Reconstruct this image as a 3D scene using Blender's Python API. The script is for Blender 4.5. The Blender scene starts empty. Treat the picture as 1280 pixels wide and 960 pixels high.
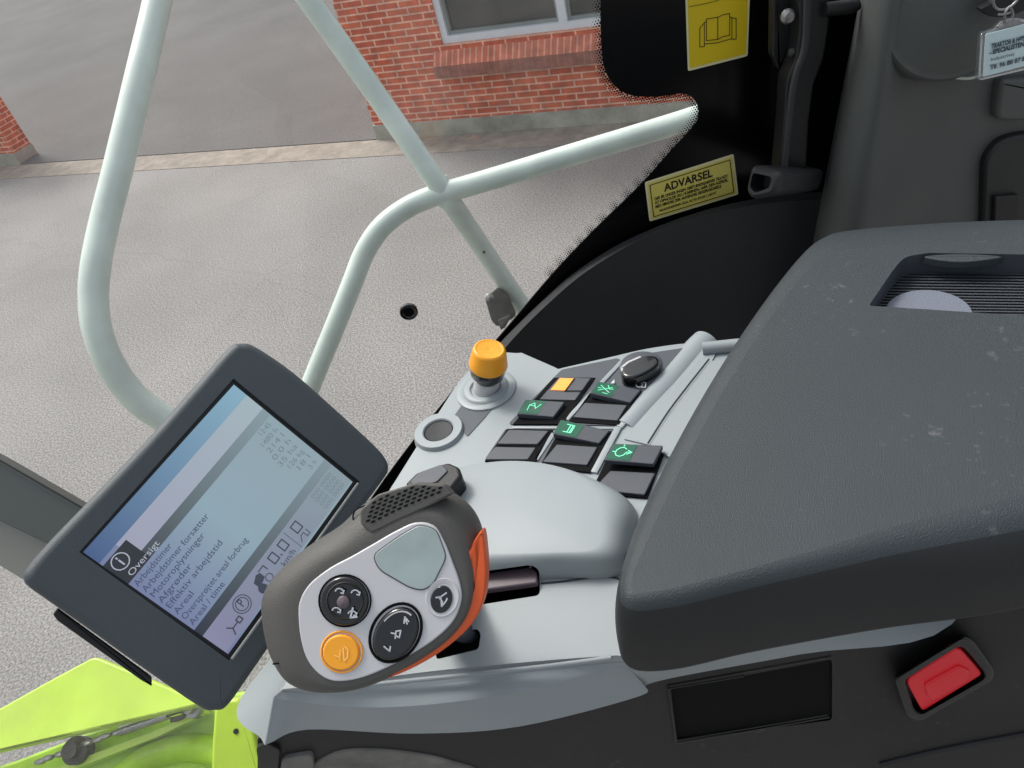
import bpy, bmesh, math, random
from mathutils import Vector, Matrix
random.seed(7)
S = bpy.context.scene
COL = S.collection
# ---------------------------------------------------------------- camera, sky, sun, exposure
F = 960.0; CAMZ = 3.2
_d = Vector((.9635, .267, 0)); _u = Vector((-310, 1120, 960)).normalized()
_d = (_d - _u * _u.dot(_d)).normalized(); _c = _u.cross(_d)
M = Matrix((_d, _c, _u))                       # camera space -> world (X rearwards, Y outwards, Z up)
cam = bpy.data.cameras.new('camera'); camo = bpy.data.objects.new('camera', cam); COL.objects.link(camo)
cam.sensor_width = 36; cam.lens = 27; cam.clip_start = .02; cam.clip_end = 400
camo.matrix_world = Matrix.Translation((0, 0, CAMZ)) @ M.to_4x4()
S.camera = camo
w = bpy.data.worlds.new('World'); S.world = w; w.use_nodes = True
nt = w.node_tree; bg = nt.nodes['Background']; sky = nt.nodes.new('ShaderNodeTexSky')
sky.sky_type = 'NISHITA'; sky.sun_disc = False
SUN_EL, SUN_ROT = 52, -35
sky.sun_elevation = math.radians(SUN_EL); sky.sun_rotation = math.radians(SUN_ROT)
sky.air_density = 1.6; sky.dust_density = 5.0; sky.ozone_density = 1.0
hs = nt.nodes.new('ShaderNodeHueSaturation'); hs.inputs['Saturation'].default_value = .4
nt.links.new(sky.outputs[0], hs.inputs['Color']); nt.links.new(hs.outputs[0], bg.inputs[0]); bg.inputs[1].default_value = .12
sl = bpy.data.lights.new('sun', 'SUN'); sl.energy = 1.3; sl.angle = math.radians(14); sl.color = (1, .97, .93)
so = bpy.data.objects.new('sun', sl); COL.objects.link(so)
_sd = Vector((math.sin(math.radians(SUN_ROT)) * math.cos(math.radians(SUN_EL)), math.cos(math.radians(SUN_ROT)) * math.cos(math.radians(SUN_EL)), math.sin(math.radians(SUN_EL))))
so.rotation_euler = _sd.to_track_quat('Z', 'Y').to_euler(); so.location = _sd * 20
S.view_settings.view_transform = 'Standard'; S.view_settings.look = 'None'
S.view_settings.exposure = .68; S.view_settings.gamma = 1
# ---------------------------------------------------------------- pixel rays met with real planes
def ray(x, y): return M @ Vector(((x - 640) / F, (480 - y) / F, -1))
O = Vector((0, 0, CAMZ))
def Hh(h): return lambda x, y: O + ray(x, y) * (h / -ray(x, y).z)          # level plane h below the eye
def Vv(k): return lambda x, y: O + ray(x, y) * (k / ray(x, y).y)           # upright plane k outwards
def Dd(d): return lambda x, y: O + ray(x, y) * d
def Pp(p, n): return lambda x, y: O + ray(x, y) * ((p - O).dot(n) / ray(x, y).dot(n))
def px_of(p):
    q = M.transposed() @ (p - O); return (640 + F * q.x / -q.z, 480 - F * q.y / -q.z)
# ---------------------------------------------------------------- materials
def lin(c): return tuple(((v / 255) / 12.92 if v <= 10 else (((v / 255) + .055) / 1.055) ** 2.4) for v in c) + (1,)
MAT = {}
def mat(name, rgb, rough=.5, bump=0, bscale=900, metal=0, var=0, vscale=8, coat=0, spec=.5, trans=0, emit=None, es=1, linear=False, dust=0):
    m = bpy.data.materials.new(name); m.use_nodes = True; t = m.node_tree; p = t.nodes['Principled BSDF']
    c = tuple(rgb) + (1,) if linear else lin(rgb)
    p.inputs['Base Color'].default_value = c; p.inputs['Roughness'].default_value = rough
    p.inputs['Metallic'].default_value = metal; p.inputs['Coat Weight'].default_value = coat
    p.inputs['Specular IOR Level'].default_value = spec; p.inputs['Transmission Weight'].default_value = trans
    if emit: p.inputs['Emission Color'].default_value = lin(emit); p.inputs['Emission Strength'].default_value = es
    tc = t.nodes.new('ShaderNodeTexCoord')
    if bump:
        n = t.nodes.new('ShaderNodeTexNoise'); n.inputs['Scale'].default_value = bscale; n.inputs['Detail'].default_value = 3
        b = t.nodes.new('ShaderNodeBump'); b.inputs['Strength'].default_value = bump; b.inputs['Distance'].default_value = .001
        t.links.new(tc.outputs['Object'], n.inputs[0]); t.links.new(n.outputs[0], b.inputs['Height']); t.links.new(b.outputs[0], p.inputs['Normal'])
    if var:
        n2 = t.nodes.new('ShaderNodeTexNoise'); n2.inputs['Scale'].default_value = vscale; n2.inputs['Detail'].default_value = 5
        mr = t.nodes.new('ShaderNodeMapRange'); mr.inputs[1].default_value = .3; mr.inputs[2].default_value = .7
        mr.inputs[3].default_value = 1 - var; mr.inputs[4].default_value = 1 + var
        mx = t.nodes.new('ShaderNodeVectorMath'); mx.operation = 'SCALE'; mx.inputs[0].default_value = c[:3]
        t.links.new(tc.outputs['Object'], n2.inputs[0]); t.links.new(n2.outputs[0], mr.inputs[0]); t.links.new(mr.outputs[0], mx.inputs['Scale'])
        t.links.new(mx.outputs[0], p.inputs['Base Color'])
        rr = t.nodes.new('ShaderNodeMapRange'); rr.inputs[3].default_value = rough + .08; rr.inputs[4].default_value = max(.02, rough - .08)
        t.links.new(n2.outputs[0], rr.inputs[0]); t.links.new(rr.outputs[0], p.inputs['Roughness'])
        if dust:                                # pale flecks of dust and scuffs
            n3 = t.nodes.new('ShaderNodeTexNoise'); n3.inputs['Scale'].default_value = 120; n3.inputs['Detail'].default_value = 2
            n4 = t.nodes.new('ShaderNodeTexNoise'); n4.inputs['Scale'].default_value = 11
            r3 = t.nodes.new('ShaderNodeMapRange'); r3.inputs[1].default_value = .63; r3.inputs[2].default_value = .76
            r4 = t.nodes.new('ShaderNodeMapRange'); r4.inputs[1].default_value = .50; r4.inputs[2].default_value = .72
            mu = t.nodes.new('ShaderNodeMath'); mu.operation = 'MULTIPLY'; mu2 = t.nodes.new('ShaderNodeMath'); mu2.operation = 'MULTIPLY'; mu2.inputs[1].default_value = dust
            mix = t.nodes.new('ShaderNodeMix'); mix.data_type = 'RGBA'; mix.inputs['B'].default_value = (.45, .45, .46, 1)
            for a in (n3, n4): t.links.new(tc.outputs['Object'], a.inputs[0])
            t.links.new(n3.outputs[0], r3.inputs[0]); t.links.new(n4.outputs[0], r4.inputs[0])
            t.links.new(r3.outputs[0], mu.inputs[0]); t.links.new(r4.outputs[0], mu.inputs[1]); t.links.new(mu.outputs[0], mu2.inputs[0])
            t.links.new(mu2.outputs[0], mix.inputs['Factor']); t.links.new(mx.outputs[0], mix.inputs['A']); t.links.new(mix.outputs['Result'], p.inputs['Base Color'])
    MAT[name] = m; return m
mat('console_grey', (143, 151, 154), .42, .12, 1500, var=.04)
mat('groove', (40, 50, 54), .8)
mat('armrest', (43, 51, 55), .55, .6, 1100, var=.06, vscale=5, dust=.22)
mat('armrest_shade', (24, 27, 29), .55, .4, 1300, var=.06, vscale=12)
mat('tray', (62, 66, 72), .6, .3, 600, var=.1)
mat('bezel', (68, 76, 80), .50, .35, 1600, var=.05)
mat('black', (20, 21, 23), .5, .25, 900, var=.1)
mat('black_gloss', (14, 14, 16), .15, coat=.5)
mat('switch', (68, 72, 79), .48, .25, 1500, var=.05)
mat('switch_edge', (9, 10, 12), .8, spec=.15)
mat('panel_dark', (70, 75, 82), .55, .2, 1500)
mat('panel_black', (20, 21, 22), .6, .3, 700, var=.12, dust=.15)
mat('frit', (7, 7, 9), .25, spec=.25)
mat('trim_black', (48, 49, 51), .55, .4, 800, var=.12, spec=.35)
mat('cab_grey', (80, 82, 81), .55, .3, 700, var=.08)
mat('cab_dark', (30, 33, 33), .5, .3, 700, var=.1)
mat('taupe', (78, 77, 74), .55, .4, 1500, var=.05)
mat('silver', (196, 196, 198), .34, .08, 1500, metal=.15, var=.03)
mat('silver_green', (160, 174, 172), .22, metal=.15, var=.12, vscale=40)
mat('orange', (214, 88, 36), .45, .15, 900, var=.05)
mat('amber', (244, 164, 36), .38, .1, 900, var=.05)
mat('amber_lens', (255, 150, 60), .3, emit=(255, 140, 50), es=.45)
mat('green_lens', (22, 84, 62), .3, emit=(16, 100, 70), es=.08)
mat('green_icon', (120, 225, 180), .4, emit=(120, 240, 190), es=.25)
mat('icon_grey', (190, 195, 200), .5)
mat('icon_pale', (255, 205, 110), .4)
mat('rail', (208, 222, 214), .34, .25, 45, var=.10, vscale=14, coat=.3)
mat('lime', (182, 214, 62), .38, .1, 200, var=.1, coat=.3)
mat('lime_dark', (150, 190, 36), .5, .2, 200, var=.25, vscale=14)  # darker, more mottled lime for the lower parts
mat('steel', (150, 150, 150), .35, metal=.8, var=.2, vscale=30)
mat('dark_metal', (60, 60, 58), .45, metal=.5, var=.3, vscale=60)
mat('pillar_dark', (136, 142, 140), .5, .1, 500, var=.05)
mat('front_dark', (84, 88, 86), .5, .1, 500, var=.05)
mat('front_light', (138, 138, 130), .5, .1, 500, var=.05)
mat('highlight_pale', (192, 194, 184), .5, .1, 500, var=.05)
mat('yellow', (214, 186, 10), .45, var=.04)
mat('pale_yellow', (222, 206, 104), .45, var=.04)
mat('sticker_edge', (226, 220, 170), .5)
mat('ink', (26, 26, 18), .6)
mat('ink_brown', (88, 76, 8), .6)
mat('red', (232, 28, 44), .38, .1, 400, var=.08)
mat('tag_card', (205, 226, 230), .35)
mat('tag_text', (60, 78, 88), .5)
mat('white_frame', (222, 226, 232), .4, var=.04)
mat('dark_glass', (62, 62, 60), .08, var=.1, vscale=1)
mat('mauve', (96, 84, 90), .35, .1, 800)
mat('dusty', (112, 110, 106), .85, .6, 200, var=.3, vscale=40)
mat('disc', (104, 110, 122), .7, .3, 800)

def clear(name, tint=(1, 1, 1), gl=.0, film=0):
    m = bpy.data.materials.new(name); m.use_nodes = True; t = m.node_tree; t.nodes.clear()
    o = t.nodes.new('ShaderNodeOutputMaterial'); a = t.nodes.new('ShaderNodeBsdfTransparent'); g = t.nodes.new('ShaderNodeBsdfGlossy')
    a.inputs[0].default_value = tint + (1,); g.inputs['Roughness'].default_value = .02; lw = t.nodes.new('ShaderNodeLayerWeight'); f = t.nodes.new('ShaderNodeMath'); f.operation = 'POWER'; f.inputs[1].default_value = 5; t.links.new(lw.outputs['Facing'], f.inputs[0]); lw.inputs[0].default_value = .5
    ad = t.nodes.new('ShaderNodeMath'); ad.inputs[1].default_value = .04 + gl; ad.use_clamp = True
    mx = t.nodes.new('ShaderNodeMixShader'); t.links.new(f.outputs[0], ad.inputs[0]); t.links.new(ad.outputs[0], mx.inputs[0]); t.links.new(a.outputs[0], mx.inputs[1]); t.links.new(g.outputs[0], mx.inputs[2])
    if film:
        tcg = t.nodes.new('ShaderNodeTexCoord'); ng = t.nodes.new('ShaderNodeTexNoise'); ng.inputs['Scale'].default_value = 5; ng.inputs['Detail'].default_value = 7; ng.inputs['Roughness'].default_value = .65
        rg_ = t.nodes.new('ShaderNodeMapRange'); rg_.inputs[1].default_value = .42; rg_.inputs[2].default_value = .75; rg_.inputs[3].default_value = film * .25; rg_.inputs[4].default_value = film
        df = t.nodes.new('ShaderNodeBsdfTranslucent'); df.inputs[0].default_value = (.8, .8, .76, 1); m2 = t.nodes.new('ShaderNodeMixShader')
        t.links.new(tcg.outputs['Object'], ng.inputs[0]); t.links.new(ng.outputs[0], rg_.inputs[0]); t.links.new(rg_.outputs[0], m2.inputs[0]); t.links.new(mx.outputs[0], m2.inputs[1]); t.links.new(df.outputs[0], m2.inputs[2]); mx = m2
    t.links.new(mx.outputs[0], o.inputs[0]); MAT[name] = m
clear('glass', (.97, .985, .98), 0, .07); clear('tag_plastic', (.9, .93, .95), .12)

def asphalt(name, k, tint):
    cc = lambda a: tuple(v * k * t_ for v, t_ in zip(a, tint)) + (1,)
    m = bpy.data.materials.new(name); m.use_nodes = True; t = m.node_tree; p = t.nodes['Principled BSDF']; N = t.nodes.new; L = t.links.new
    tc = N('ShaderNodeTexCoord')
    n = N('ShaderNodeTexNoise'); n.inputs['Scale'].default_value = 74; n.inputs['Detail'].default_value = 5; n.inputs['Roughness'].default_value = .75
    r = N('ShaderNodeValToRGB'); e = r.color_ramp.elements
    e[0].position = .36; e[0].color = cc((.11, .107, .105)); e[1].position = .62; e[1].color = cc((.46, .448, .436))
    x = r.color_ramp.elements.new(.49); x.color = cc((.262, .254, .25))
    big = N('ShaderNodeTexNoise'); big.inputs['Scale'].default_value = .7; big.inputs['Detail'].default_value = 6
    br = N('ShaderNodeMapRange'); br.inputs[1].default_value = .3; br.inputs[2].default_value = .7; br.inputs[3].default_value = .84; br.inputs[4].default_value = 1.08
    mu = N('ShaderNodeVectorMath'); mu.operation = 'SCALE'
    v = N('ShaderNodeTexVoronoi'); v.feature = 'DISTANCE_TO_EDGE'; v.inputs['Scale'].default_value = .33
    wn = N('ShaderNodeTexNoise'); wn.inputs['Scale'].default_value = 1.5; wa = N('ShaderNodeMixRGB'); wa.blend_type = 'ADD'; wa.inputs[0].default_value = .35
    cr = N('ShaderNodeMapRange'); cr.inputs[1].default_value = 0; cr.inputs[2].default_value = .006; cr.inputs[3].default_value = .9; cr.inputs[4].default_value = 1
    mu2 = N('ShaderNodeVectorMath'); mu2.operation = 'SCALE'; b = N('ShaderNodeBump'); b.inputs['Strength'].default_value = .5; b.inputs['Distance'].default_value = .01
    for a in (n, big, wn): L(tc.outputs['Object'], a.inputs[0])
    L(tc.outputs['Object'], wa.inputs[1]); L(wn.outputs['Color'], wa.inputs[2]); L(wa.outputs[0], v.inputs[0])
    L(n.outputs[0], r.inputs[0]); L(big.outputs[0], br.inputs[0]); L(r.outputs[0], mu.inputs[0]); L(br.outputs[0], mu.inputs['Scale'])
    L(v.outputs['Distance'], cr.inputs[0]); L(mu.outputs[0], mu2.inputs[0]); L(cr.outputs[0], mu2.inputs['Scale'])
    L(mu2.outputs[0], p.inputs['Base Color']); L(n.outputs[0], b.inputs['Height']); L(b.outputs[0], p.inputs['Normal']); p.inputs['Roughness'].default_value = .9
    MAT[name] = m
asphalt('asphalt', .86, (1, 1, 1.0)); asphalt('asphalt_dark', .4, (1, 1.0, 1.02))
def stone(name, a, b_, scale=3, rough=.9, grain=60):
    m = bpy.data.materials.new(name); m.use_nodes = True; t = m.node_tree; p = t.nodes['Principled BSDF']; N = t.nodes.new; L = t.links.new
    tc = N('ShaderNodeTexCoord'); n = N('ShaderNodeTexNoise'); n.inputs['Scale'].default_value = scale; n.inputs['Detail'].default_value = 9; n.inputs['Roughness'].default_value = .7
    r = N('ShaderNodeValToRGB'); e = r.color_ramp.elements; e[0].position = .35; e[0].color = lin(a); e[1].position = .65; e[1].color = lin(b_)
    g = N('ShaderNodeTexNoise'); g.inputs['Scale'].default_value = grain; b = N('ShaderNodeBump'); b.inputs['Strength'].default_value = .4; b.inputs['Distance'].default_value = .01
    L(tc.outputs['Object'], n.inputs[0]); L(tc.outputs['Object'], g.inputs[0]); L(n.outputs[0], r.inputs[0]); L(r.outputs[0], p.inputs['Base Color']); L(g.outputs[0], b.inputs['Height']); L(b.outputs[0], p.inputs['Normal'])
    p.inputs['Roughness'].default_value = rough; MAT[name] = m
stone('plinth', (140, 138, 126), (186, 184, 172), 2.5)
stone('strip', (124, 117, 108), (156, 147, 137), 6)
stone('hall_floor', (84, 83, 84), (112, 109, 108), .8, .9)
stone('hall_wall', (120, 118, 112), (140, 138, 130), .8)
def bricks(name, bw, rh, mort, offset, c1, c2, cm, ms=.009):
    m = bpy.data.materials.new(name); m.use_nodes = True; t = m.node_tree; p = t.nodes['Principled BSDF']; N = t.nodes.new; L = t.links.new
    uv = N('ShaderNodeUVMap'); b = N('ShaderNodeTexBrick'); b.inputs['Scale'].default_value = 1; b.inputs['Brick Width'].default_value = bw; b.inputs['Row Height'].default_value = rh
    b.inputs['Mortar Size'].default_value = ms; b.inputs['Mortar Smooth'].default_value = .2; b.offset = offset; b.offset_frequency = 2; b.squash = 1
    b.inputs['Color1'].default_value = lin(c1); b.inputs['Color2'].default_value = lin(c2); b.inputs['Mortar'].default_value = lin(cm); b.inputs['Bias'].default_value = 0
    n = N('ShaderNodeTexNoise'); n.inputs['Scale'].default_value = 9; n.inputs['Detail'].default_value = 8
    r = N('ShaderNodeMapRange'); r.inputs[1].default_value = .3; r.inputs[2].default_value = .7; r.inputs[3].default_value = .68; r.inputs[4].default_value = 1.25
    s = N('ShaderNodeVectorMath'); s.operation = 'SCALE'; bp = N('ShaderNodeBump'); bp.invert = True; bp.inputs['Strength'].default_value = .6; bp.inputs['Distance'].default_value = .008
    L(uv.outputs[0], b.inputs[0]); L(uv.outputs[0], n.inputs[0]); L(n.outputs[0], r.inputs[0]); L(b.outputs[0], s.inputs[0]); L(r.outputs[0], s.inputs['Scale']); L(s.outputs[0], p.inputs['Base Color'])
    L(b.outputs['Fac'], bp.inputs['Height']); L(bp.outputs[0], p.inputs['Normal']); p.inputs['Roughness'].default_value = .85; MAT[name] = m
bricks('brick', .24, .0667, .012, .36, (196, 80, 48), (214, 102, 62), (236, 184, 160))
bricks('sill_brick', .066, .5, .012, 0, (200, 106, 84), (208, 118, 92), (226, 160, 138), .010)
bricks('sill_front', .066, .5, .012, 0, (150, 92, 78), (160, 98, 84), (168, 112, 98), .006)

# ---------------------------------------------------------------- object helpers
WL = {}
def thing(name, label, cat, loc, group=None):
    loc = Vector(loc)
    o = bpy.data.objects.new(name, None); COL.objects.link(o); o.empty_display_size = .05
    o.location = loc; WL[o.name] = Vector(loc); o['label'] = label; o['category'] = cat; o['kind'] = 'thing'
    if group: o['group'] = group
    return o
def tag(o, label, cat, group=None):
    o['kind'] = 'thing'; o['label'] = label; o['category'] = cat
    if group: o['group'] = group
    return o
def struct(o, kind='structure'): o['kind'] = kind; return o
def mk(name, vs, fs, m, parent=None, smooth=True, sharp=38, wn=False, uvs=None, fm=None):
    vs = [Vector(v) for v in vs]
    c = sum(vs, Vector()) / len(vs)
    if parent is None: c.z = min(v.z for v in vs)
    me = bpy.data.meshes.new(name); bm = bmesh.new()
    bv = [bm.verts.new(v - c) for v in vs]
    lay = bm.loops.layers.uv.new('UVMap') if uvs else None
    for i, f in enumerate(fs):
        try: bf = bm.faces.new([bv[k] for k in f])
        except ValueError: continue
        if fm: bf.material_index = fm[i]
        if lay:
            for lp, k in zip(bf.loops, uvs[i]): lp[lay].uv = k
    if not uvs: bmesh.ops.remove_doubles(bm, verts=bm.verts, dist=1e-6)
    bmesh.ops.recalc_face_normals(bm, faces=bm.faces)
    for f in bm.faces: f.smooth = smooth
    if smooth:
        for e in bm.edges:
            if len(e.link_faces) == 2 and e.calc_face_angle(0) > math.radians(sharp): e.smooth = False
    bm.to_mesh(me); bm.free()
    for mm in (m if isinstance(m, (list, tuple)) else [m]): me.materials.append(MAT[mm])
    o = bpy.data.objects.new(name, me); COL.objects.link(o)
    if parent: o.parent = parent; o.location = c - WL[parent.name]
    else: o.location = c
    WL[o.name] = c
    if wn:
        md = o.modifiers.new('wn', 'WEIGHTED_NORMAL'); md.keep_sharp = True; md.weight = 50
    return o
def loft_vf(rings, caps=(True, True), closed=True):
    n = len(rings[0]); vs = [v for r in rings for v in r]; fs = []
    for a in range(len(rings) - 1):
        for i in range(n if closed else n - 1):
            j = (i + 1) % n; fs.append((a * n + i, a * n + j, (a + 1) * n + j, (a + 1) * n + i))
    if caps[0]: fs.append(tuple(range(n)))
    if caps[1]: fs.append(tuple((len(rings) - 1) * n + i for i in range(n)))
    return vs, fs
def loft(name, rings, m, parent=None, caps=(True, True), sharp=38, wn=True, **k):
    vs, fs = loft_vf(rings, caps); return mk(name, vs, fs, m, parent, sharp=sharp, wn=wn, **k)
def cat(pts, k=6):                          # closed smooth outline through control points
    n = len(pts); out = []
    for i in range(n):
        p0, p1, p2, p3 = (Vector(pts[(i + j - 1) % n]) for j in range(4))
        for s in range(k):
            t = s / k; out.append(.5 * ((2 * p1) + (p2 - p0) * t + (2 * p0 - 5 * p1 + 4 * p2 - p3) * t * t + (3 * p1 - p0 - 3 * p2 + p3) * t ** 3))
    return out
def rnd(pts, r=4, k=4):                     # polygon with rounded corners
    n = len(pts); out = []
    for i in range(n):
        a, b, c = Vector(pts[i - 1]), Vector(pts[i]), Vector(pts[(i + 1) % n])
        rr = r[i] if isinstance(r, (list, tuple)) else r
        d1 = min(rr, (a - b).length * .45); d2 = min(rr, (c - b).length * .45)
        s, e = b + (a - b).normalized() * d1, b + (c - b).normalized() * d2
        for j in range(k + 1):
            t = j / k; out.append((1 - t) ** 2 * s + 2 * t * (1 - t) * b + t * t * e)
    return out
def mp(pts, f): return [f(p[0], p[1]) for p in pts]
def inset(loop, n, r):
    N = len(loop); A = Vector()
    for i in range(N): A += loop[i].cross(loop[(i + 1) % N])
    s = 1 if A.dot(n) > 0 else -1; out = []
    for i in range(N):
        a, b, c = loop[i - 1], loop[i], loop[(i + 1) % N]
        e1 = (b - a); e2 = (c - b)
        if e1.length < 1e-9 or e2.length < 1e-9: out.append(b.copy()); continue
        n1 = n.cross(e1.normalized()) * s; n2 = n.cross(e2.normalized()) * s
        q = (n1 + n2); l = q.length
        q = q / l if l > 1e-6 else n1
        out.append(b + q * (r / max(.45, q.dot(n1))))
    return out
def prism_rings(loop, n, th, r=.0008, seg=3, rb=0):
    """loop = widest outline of the top, n = outward top normal"""
    n = n.normalized(); rs = []
    for i in range(seg + 1):
        a = math.pi / 2 * i / seg; rs.append([p - n * (r * (1 - math.cos(a))) for p in inset(loop, n, r * (1 - math.sin(a)))] if r else [p for p in loop])
        if not r: break
    if rb:
        rs.append([p - n * (th - rb) for p in loop]); rs.append([p - n * (th - rb * .3) for p in inset(loop, n, rb * .3)])
        rs.append([p - n * th for p in inset(loop, n, rb)])
    else: rs.append([p - n * th for p in loop])
    return rs
def prism(name, loop, n, th, m, parent=None, r=.0008, seg=3, rb=0, **k):
    return loft(name, prism_rings(loop, n, th, r, seg, rb), m, parent, **k)
def dome_rings(B, T, seg=6, e=1.0):
    out = []
    for i in range(seg + 1):
        a = math.pi / 2 * i / seg; f = (1 - math.cos(a)) ** e; g = math.sin(a)
        out.append([Vector((b.x + (t.x - b.x) * f, b.y + (t.y - b.y) * f, b.z + (t.z - b.z) * g)) for b, t in zip(B, T)])
    return out
def ell(cx, cy, rx, ry=None, ang=0, n=32):
    ry = ry or rx; a = math.radians(ang); out = []
    for i in range(n):
        t = 2 * math.pi * i / n; x, y = rx * math.cos(t), ry * math.sin(t)
        out.append((cx + x * math.cos(a) - y * math.sin(a), cy + x * math.sin(a) + y * math.cos(a)))
    return out
def basis(n):
    n = n.normalized(); a = Vector((1, 0, 0)) if abs(n.x) < .9 else Vector((0, 1, 0)); x = a.cross(n).normalized(); return x, n.cross(x), n
def lathe(name, base, axis, prof, m, parent=None, n=36, **k):
    x, y, z = basis(axis); rs = []
    for r, h in prof: rs.append([base + z * h + (x * math.cos(2 * math.pi * i / n) + y * math.sin(2 * math.pi * i / n)) * max(r, 1e-5) for i in range(n)])
    return loft(name, rs, m, parent, **k)
def smooth_path(pts, k=8):
    n = len(pts); out = []
    for i in range(n - 1):
        p0, p1, p2, p3 = pts[max(0, i - 1)], pts[i], pts[i + 1], pts[min(n - 1, i + 2)]
        for s in range(k):
            t = s / k; out.append(.5 * ((2 * p1) + (p2 - p0) * t + (2 * p0 - 5 * p1 + 4 * p2 - p3) * t * t + (3 * p1 - p0 - 3 * p2 + p3) * t ** 3))
    out.append(pts[-1]); return out
def tube(name, path, r, m, parent=None, n=20, k=8, smooth=True, **kw):
    P = smooth_path(path, k) if smooth else path; rs = []; x = None
    for i, p in enumerate(P):
        t = (P[min(i + 1, len(P) - 1)] - P[max(i - 1, 0)]).normalized()
        if x is None: x = basis(t)[0]
        x = (x - t * x.dot(t)).normalized(); y = t.cross(x); rr = r[i * (len(r) - 1) // (len(P) - 1)] if isinstance(r, (list, tuple)) else r
        rs.append([p + (x * math.cos(2 * math.pi * j / n) + y * math.sin(2 * math.pi * j / n)) * rr for j in range(n)])
    return loft(name, rs, m, parent, wn=False, sharp=60, **kw)
def box_vf(o, x, y, z):
    vs = [o + x * a + y * b + z * c for c in (0, 1) for b in (0, 1) for a in (0, 1)]
    return vs, [(0, 1, 3, 2), (4, 5, 7, 6), (0, 1, 5, 4), (2, 3, 7, 6), (0, 2, 6, 4), (1, 3, 7, 5)]
class MB:                                   # gathers the pieces of ONE part
    def __init__(s): s.v = []; s.f = []
    def add(s, vf): b = len(s.v); s.v += vf[0]; s.f += [tuple(i + b for i in f) for f in vf[1]]; return s
    def stroke(s, pts, wd, n, closed=False):
        q = list(pts) + ([pts[0]] if closed else [])
        for a, b in zip(q, q[1:]):
            d = (b - a)
            if d.length < 1e-7: continue
            d.normalize(); sd = n.cross(d).normalized() * wd / 2; a2 = a - d * wd * .3; b2 = b + d * wd * .3
            s.add(([a2 - sd, b2 - sd, b2 + sd, a2 + sd], [(0, 1, 2, 3)]))
        return s
    def poly(s, pts): s.add((list(pts), [tuple(range(len(pts)))])); return s
    def prism(s, loop, n, th, r=.0004, seg=2): return s.add(loft_vf(prism_rings(loop, n, th, r, seg)))
    def build(s, name, m, parent=None, **k): return mk(name, s.v, s.f, m, parent, **k)
def text(name, body, org, xd, yd, size, m, parent, align='LEFT', off=None, sx=1, bold=0):
    cu = bpy.data.curves.new('t', 'FONT'); cu.body = body; cu.size = size; cu.align_x = align; cu.offset = bold; cu.resolution_u = 3
    to = bpy.data.objects.new('t', cu); COL.objects.link(to); dg = bpy.context.evaluated_depsgraph_get(); dg.update()
    me = bpy.data.meshes.new_from_object(to.evaluated_get(dg)); xd = xd.normalized(); yd = yd.normalized()
    vs = [org + xd * v.co.x * sx + yd * v.co.y + (off or Vector()) for v in me.vertices]; fs = [tuple(p.vertices) for p in me.polygons]
    bpy.data.objects.remove(to); bpy.data.meshes.remove(me)
    return (vs, fs) if name is None else mk(name, vs, fs, m, parent, smooth=False)
def cut(o, vf, m='black'):                  # sink a pocket into a part; the pocket walls take material m
    c = mk('cutter', vf[0], vf[1], m, None, smooth=False)
    md = o.modifiers.new('cut', 'BOOLEAN'); md.object = c; md.solver = 'EXACT'; md.material_mode = 'TRANSFER'
    while o.modifiers[0] != md: o.modifiers.move(len(o.modifiers) - 1, 0)
    wnm = [q for q in o.modifiers if q != md]
    for q in wnm: q.show_viewport = False
    bpy.context.view_layer.update(); dg = bpy.context.evaluated_depsgraph_get(); me = bpy.data.meshes.new_from_object(o.evaluated_get(dg))
    o.modifiers.remove(md)
    for q in wnm: q.show_viewport = True
    o.data = me; bpy.data.objects.remove(c)
    bm = bmesh.new(); bm.from_mesh(me)
    tot = sum(f.calc_area() for f in bm.faces)
    for f in bm.faces:
        if f.calc_area() > .04 * tot: f.smooth = False
    for e in bm.edges:
        if len(e.link_faces) == 2 and e.calc_face_angle(0) > math.radians(45): e.smooth = False
    bm.to_mesh(me); bm.free()
UP = Vector((0, 0, 1)); YY = Vector((0, 1, 0)); XX = Vector((1, 0, 0)); VIEW = M @ Vector((0, 0, -1))

# ================================================================ OUTSIDE: yard, pavement, workshop
g = mk('ground', [(-60, -40, 0), (60, -40, 0), (60, 80, 0), (-60, 80, 0)], [(0, 1, 2, 3)], 'asphalt', smooth=False); struct(g)
WA = Hh(CAMZ)(505, 172); WB = Hh(CAMZ)(749, 155); WD = (WB - WA).normalized(); WN = Vector((WD.y, -WD.x, 0)); WN = WN if WN.y < 0 else -WN   # WN points at the cab
Wf = Pp(WA, WN)
def wuv(x, y): p = Wf(x, y); return ((p - WA).dot(WD), p.z)
def wp(u, v, o=0): return WA + WD * u + UP * v + WN * o - Vector((0, 0, WA.z))
WA.z = 0
uL = wuv(3, 168)[0]; uR = wuv(468, 160)[0]
wl_u, wl_v = wuv(553, 56); plv = wuv(600, 146)[1]; sill_v = wuv(640, 72)[1]; sb_v = wuv(640, 85)[1]; mul_u = wuv(703, 30)[0]
print('WALL', uL, uR, wl_u, wl_v, plv, sill_v, sb_v, mul_u, wuv(640, 0))
bld = thing('brick_building', 'red brick building with a white framed window and brick sill beyond the guard rail', 'building', wp(0, 0))
bl2 = thing('brick_wall', 'end of a low red brick wall at the far left edge of the open passage', 'wall', wp(uL - 2, 0))
u0, u1, vt, WT = uL - 5, wl_u + 9, 3.6, .35
wr_u = wl_u + 2.6; wt_v = wl_v + 1.35; DEP = 7.0
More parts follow.
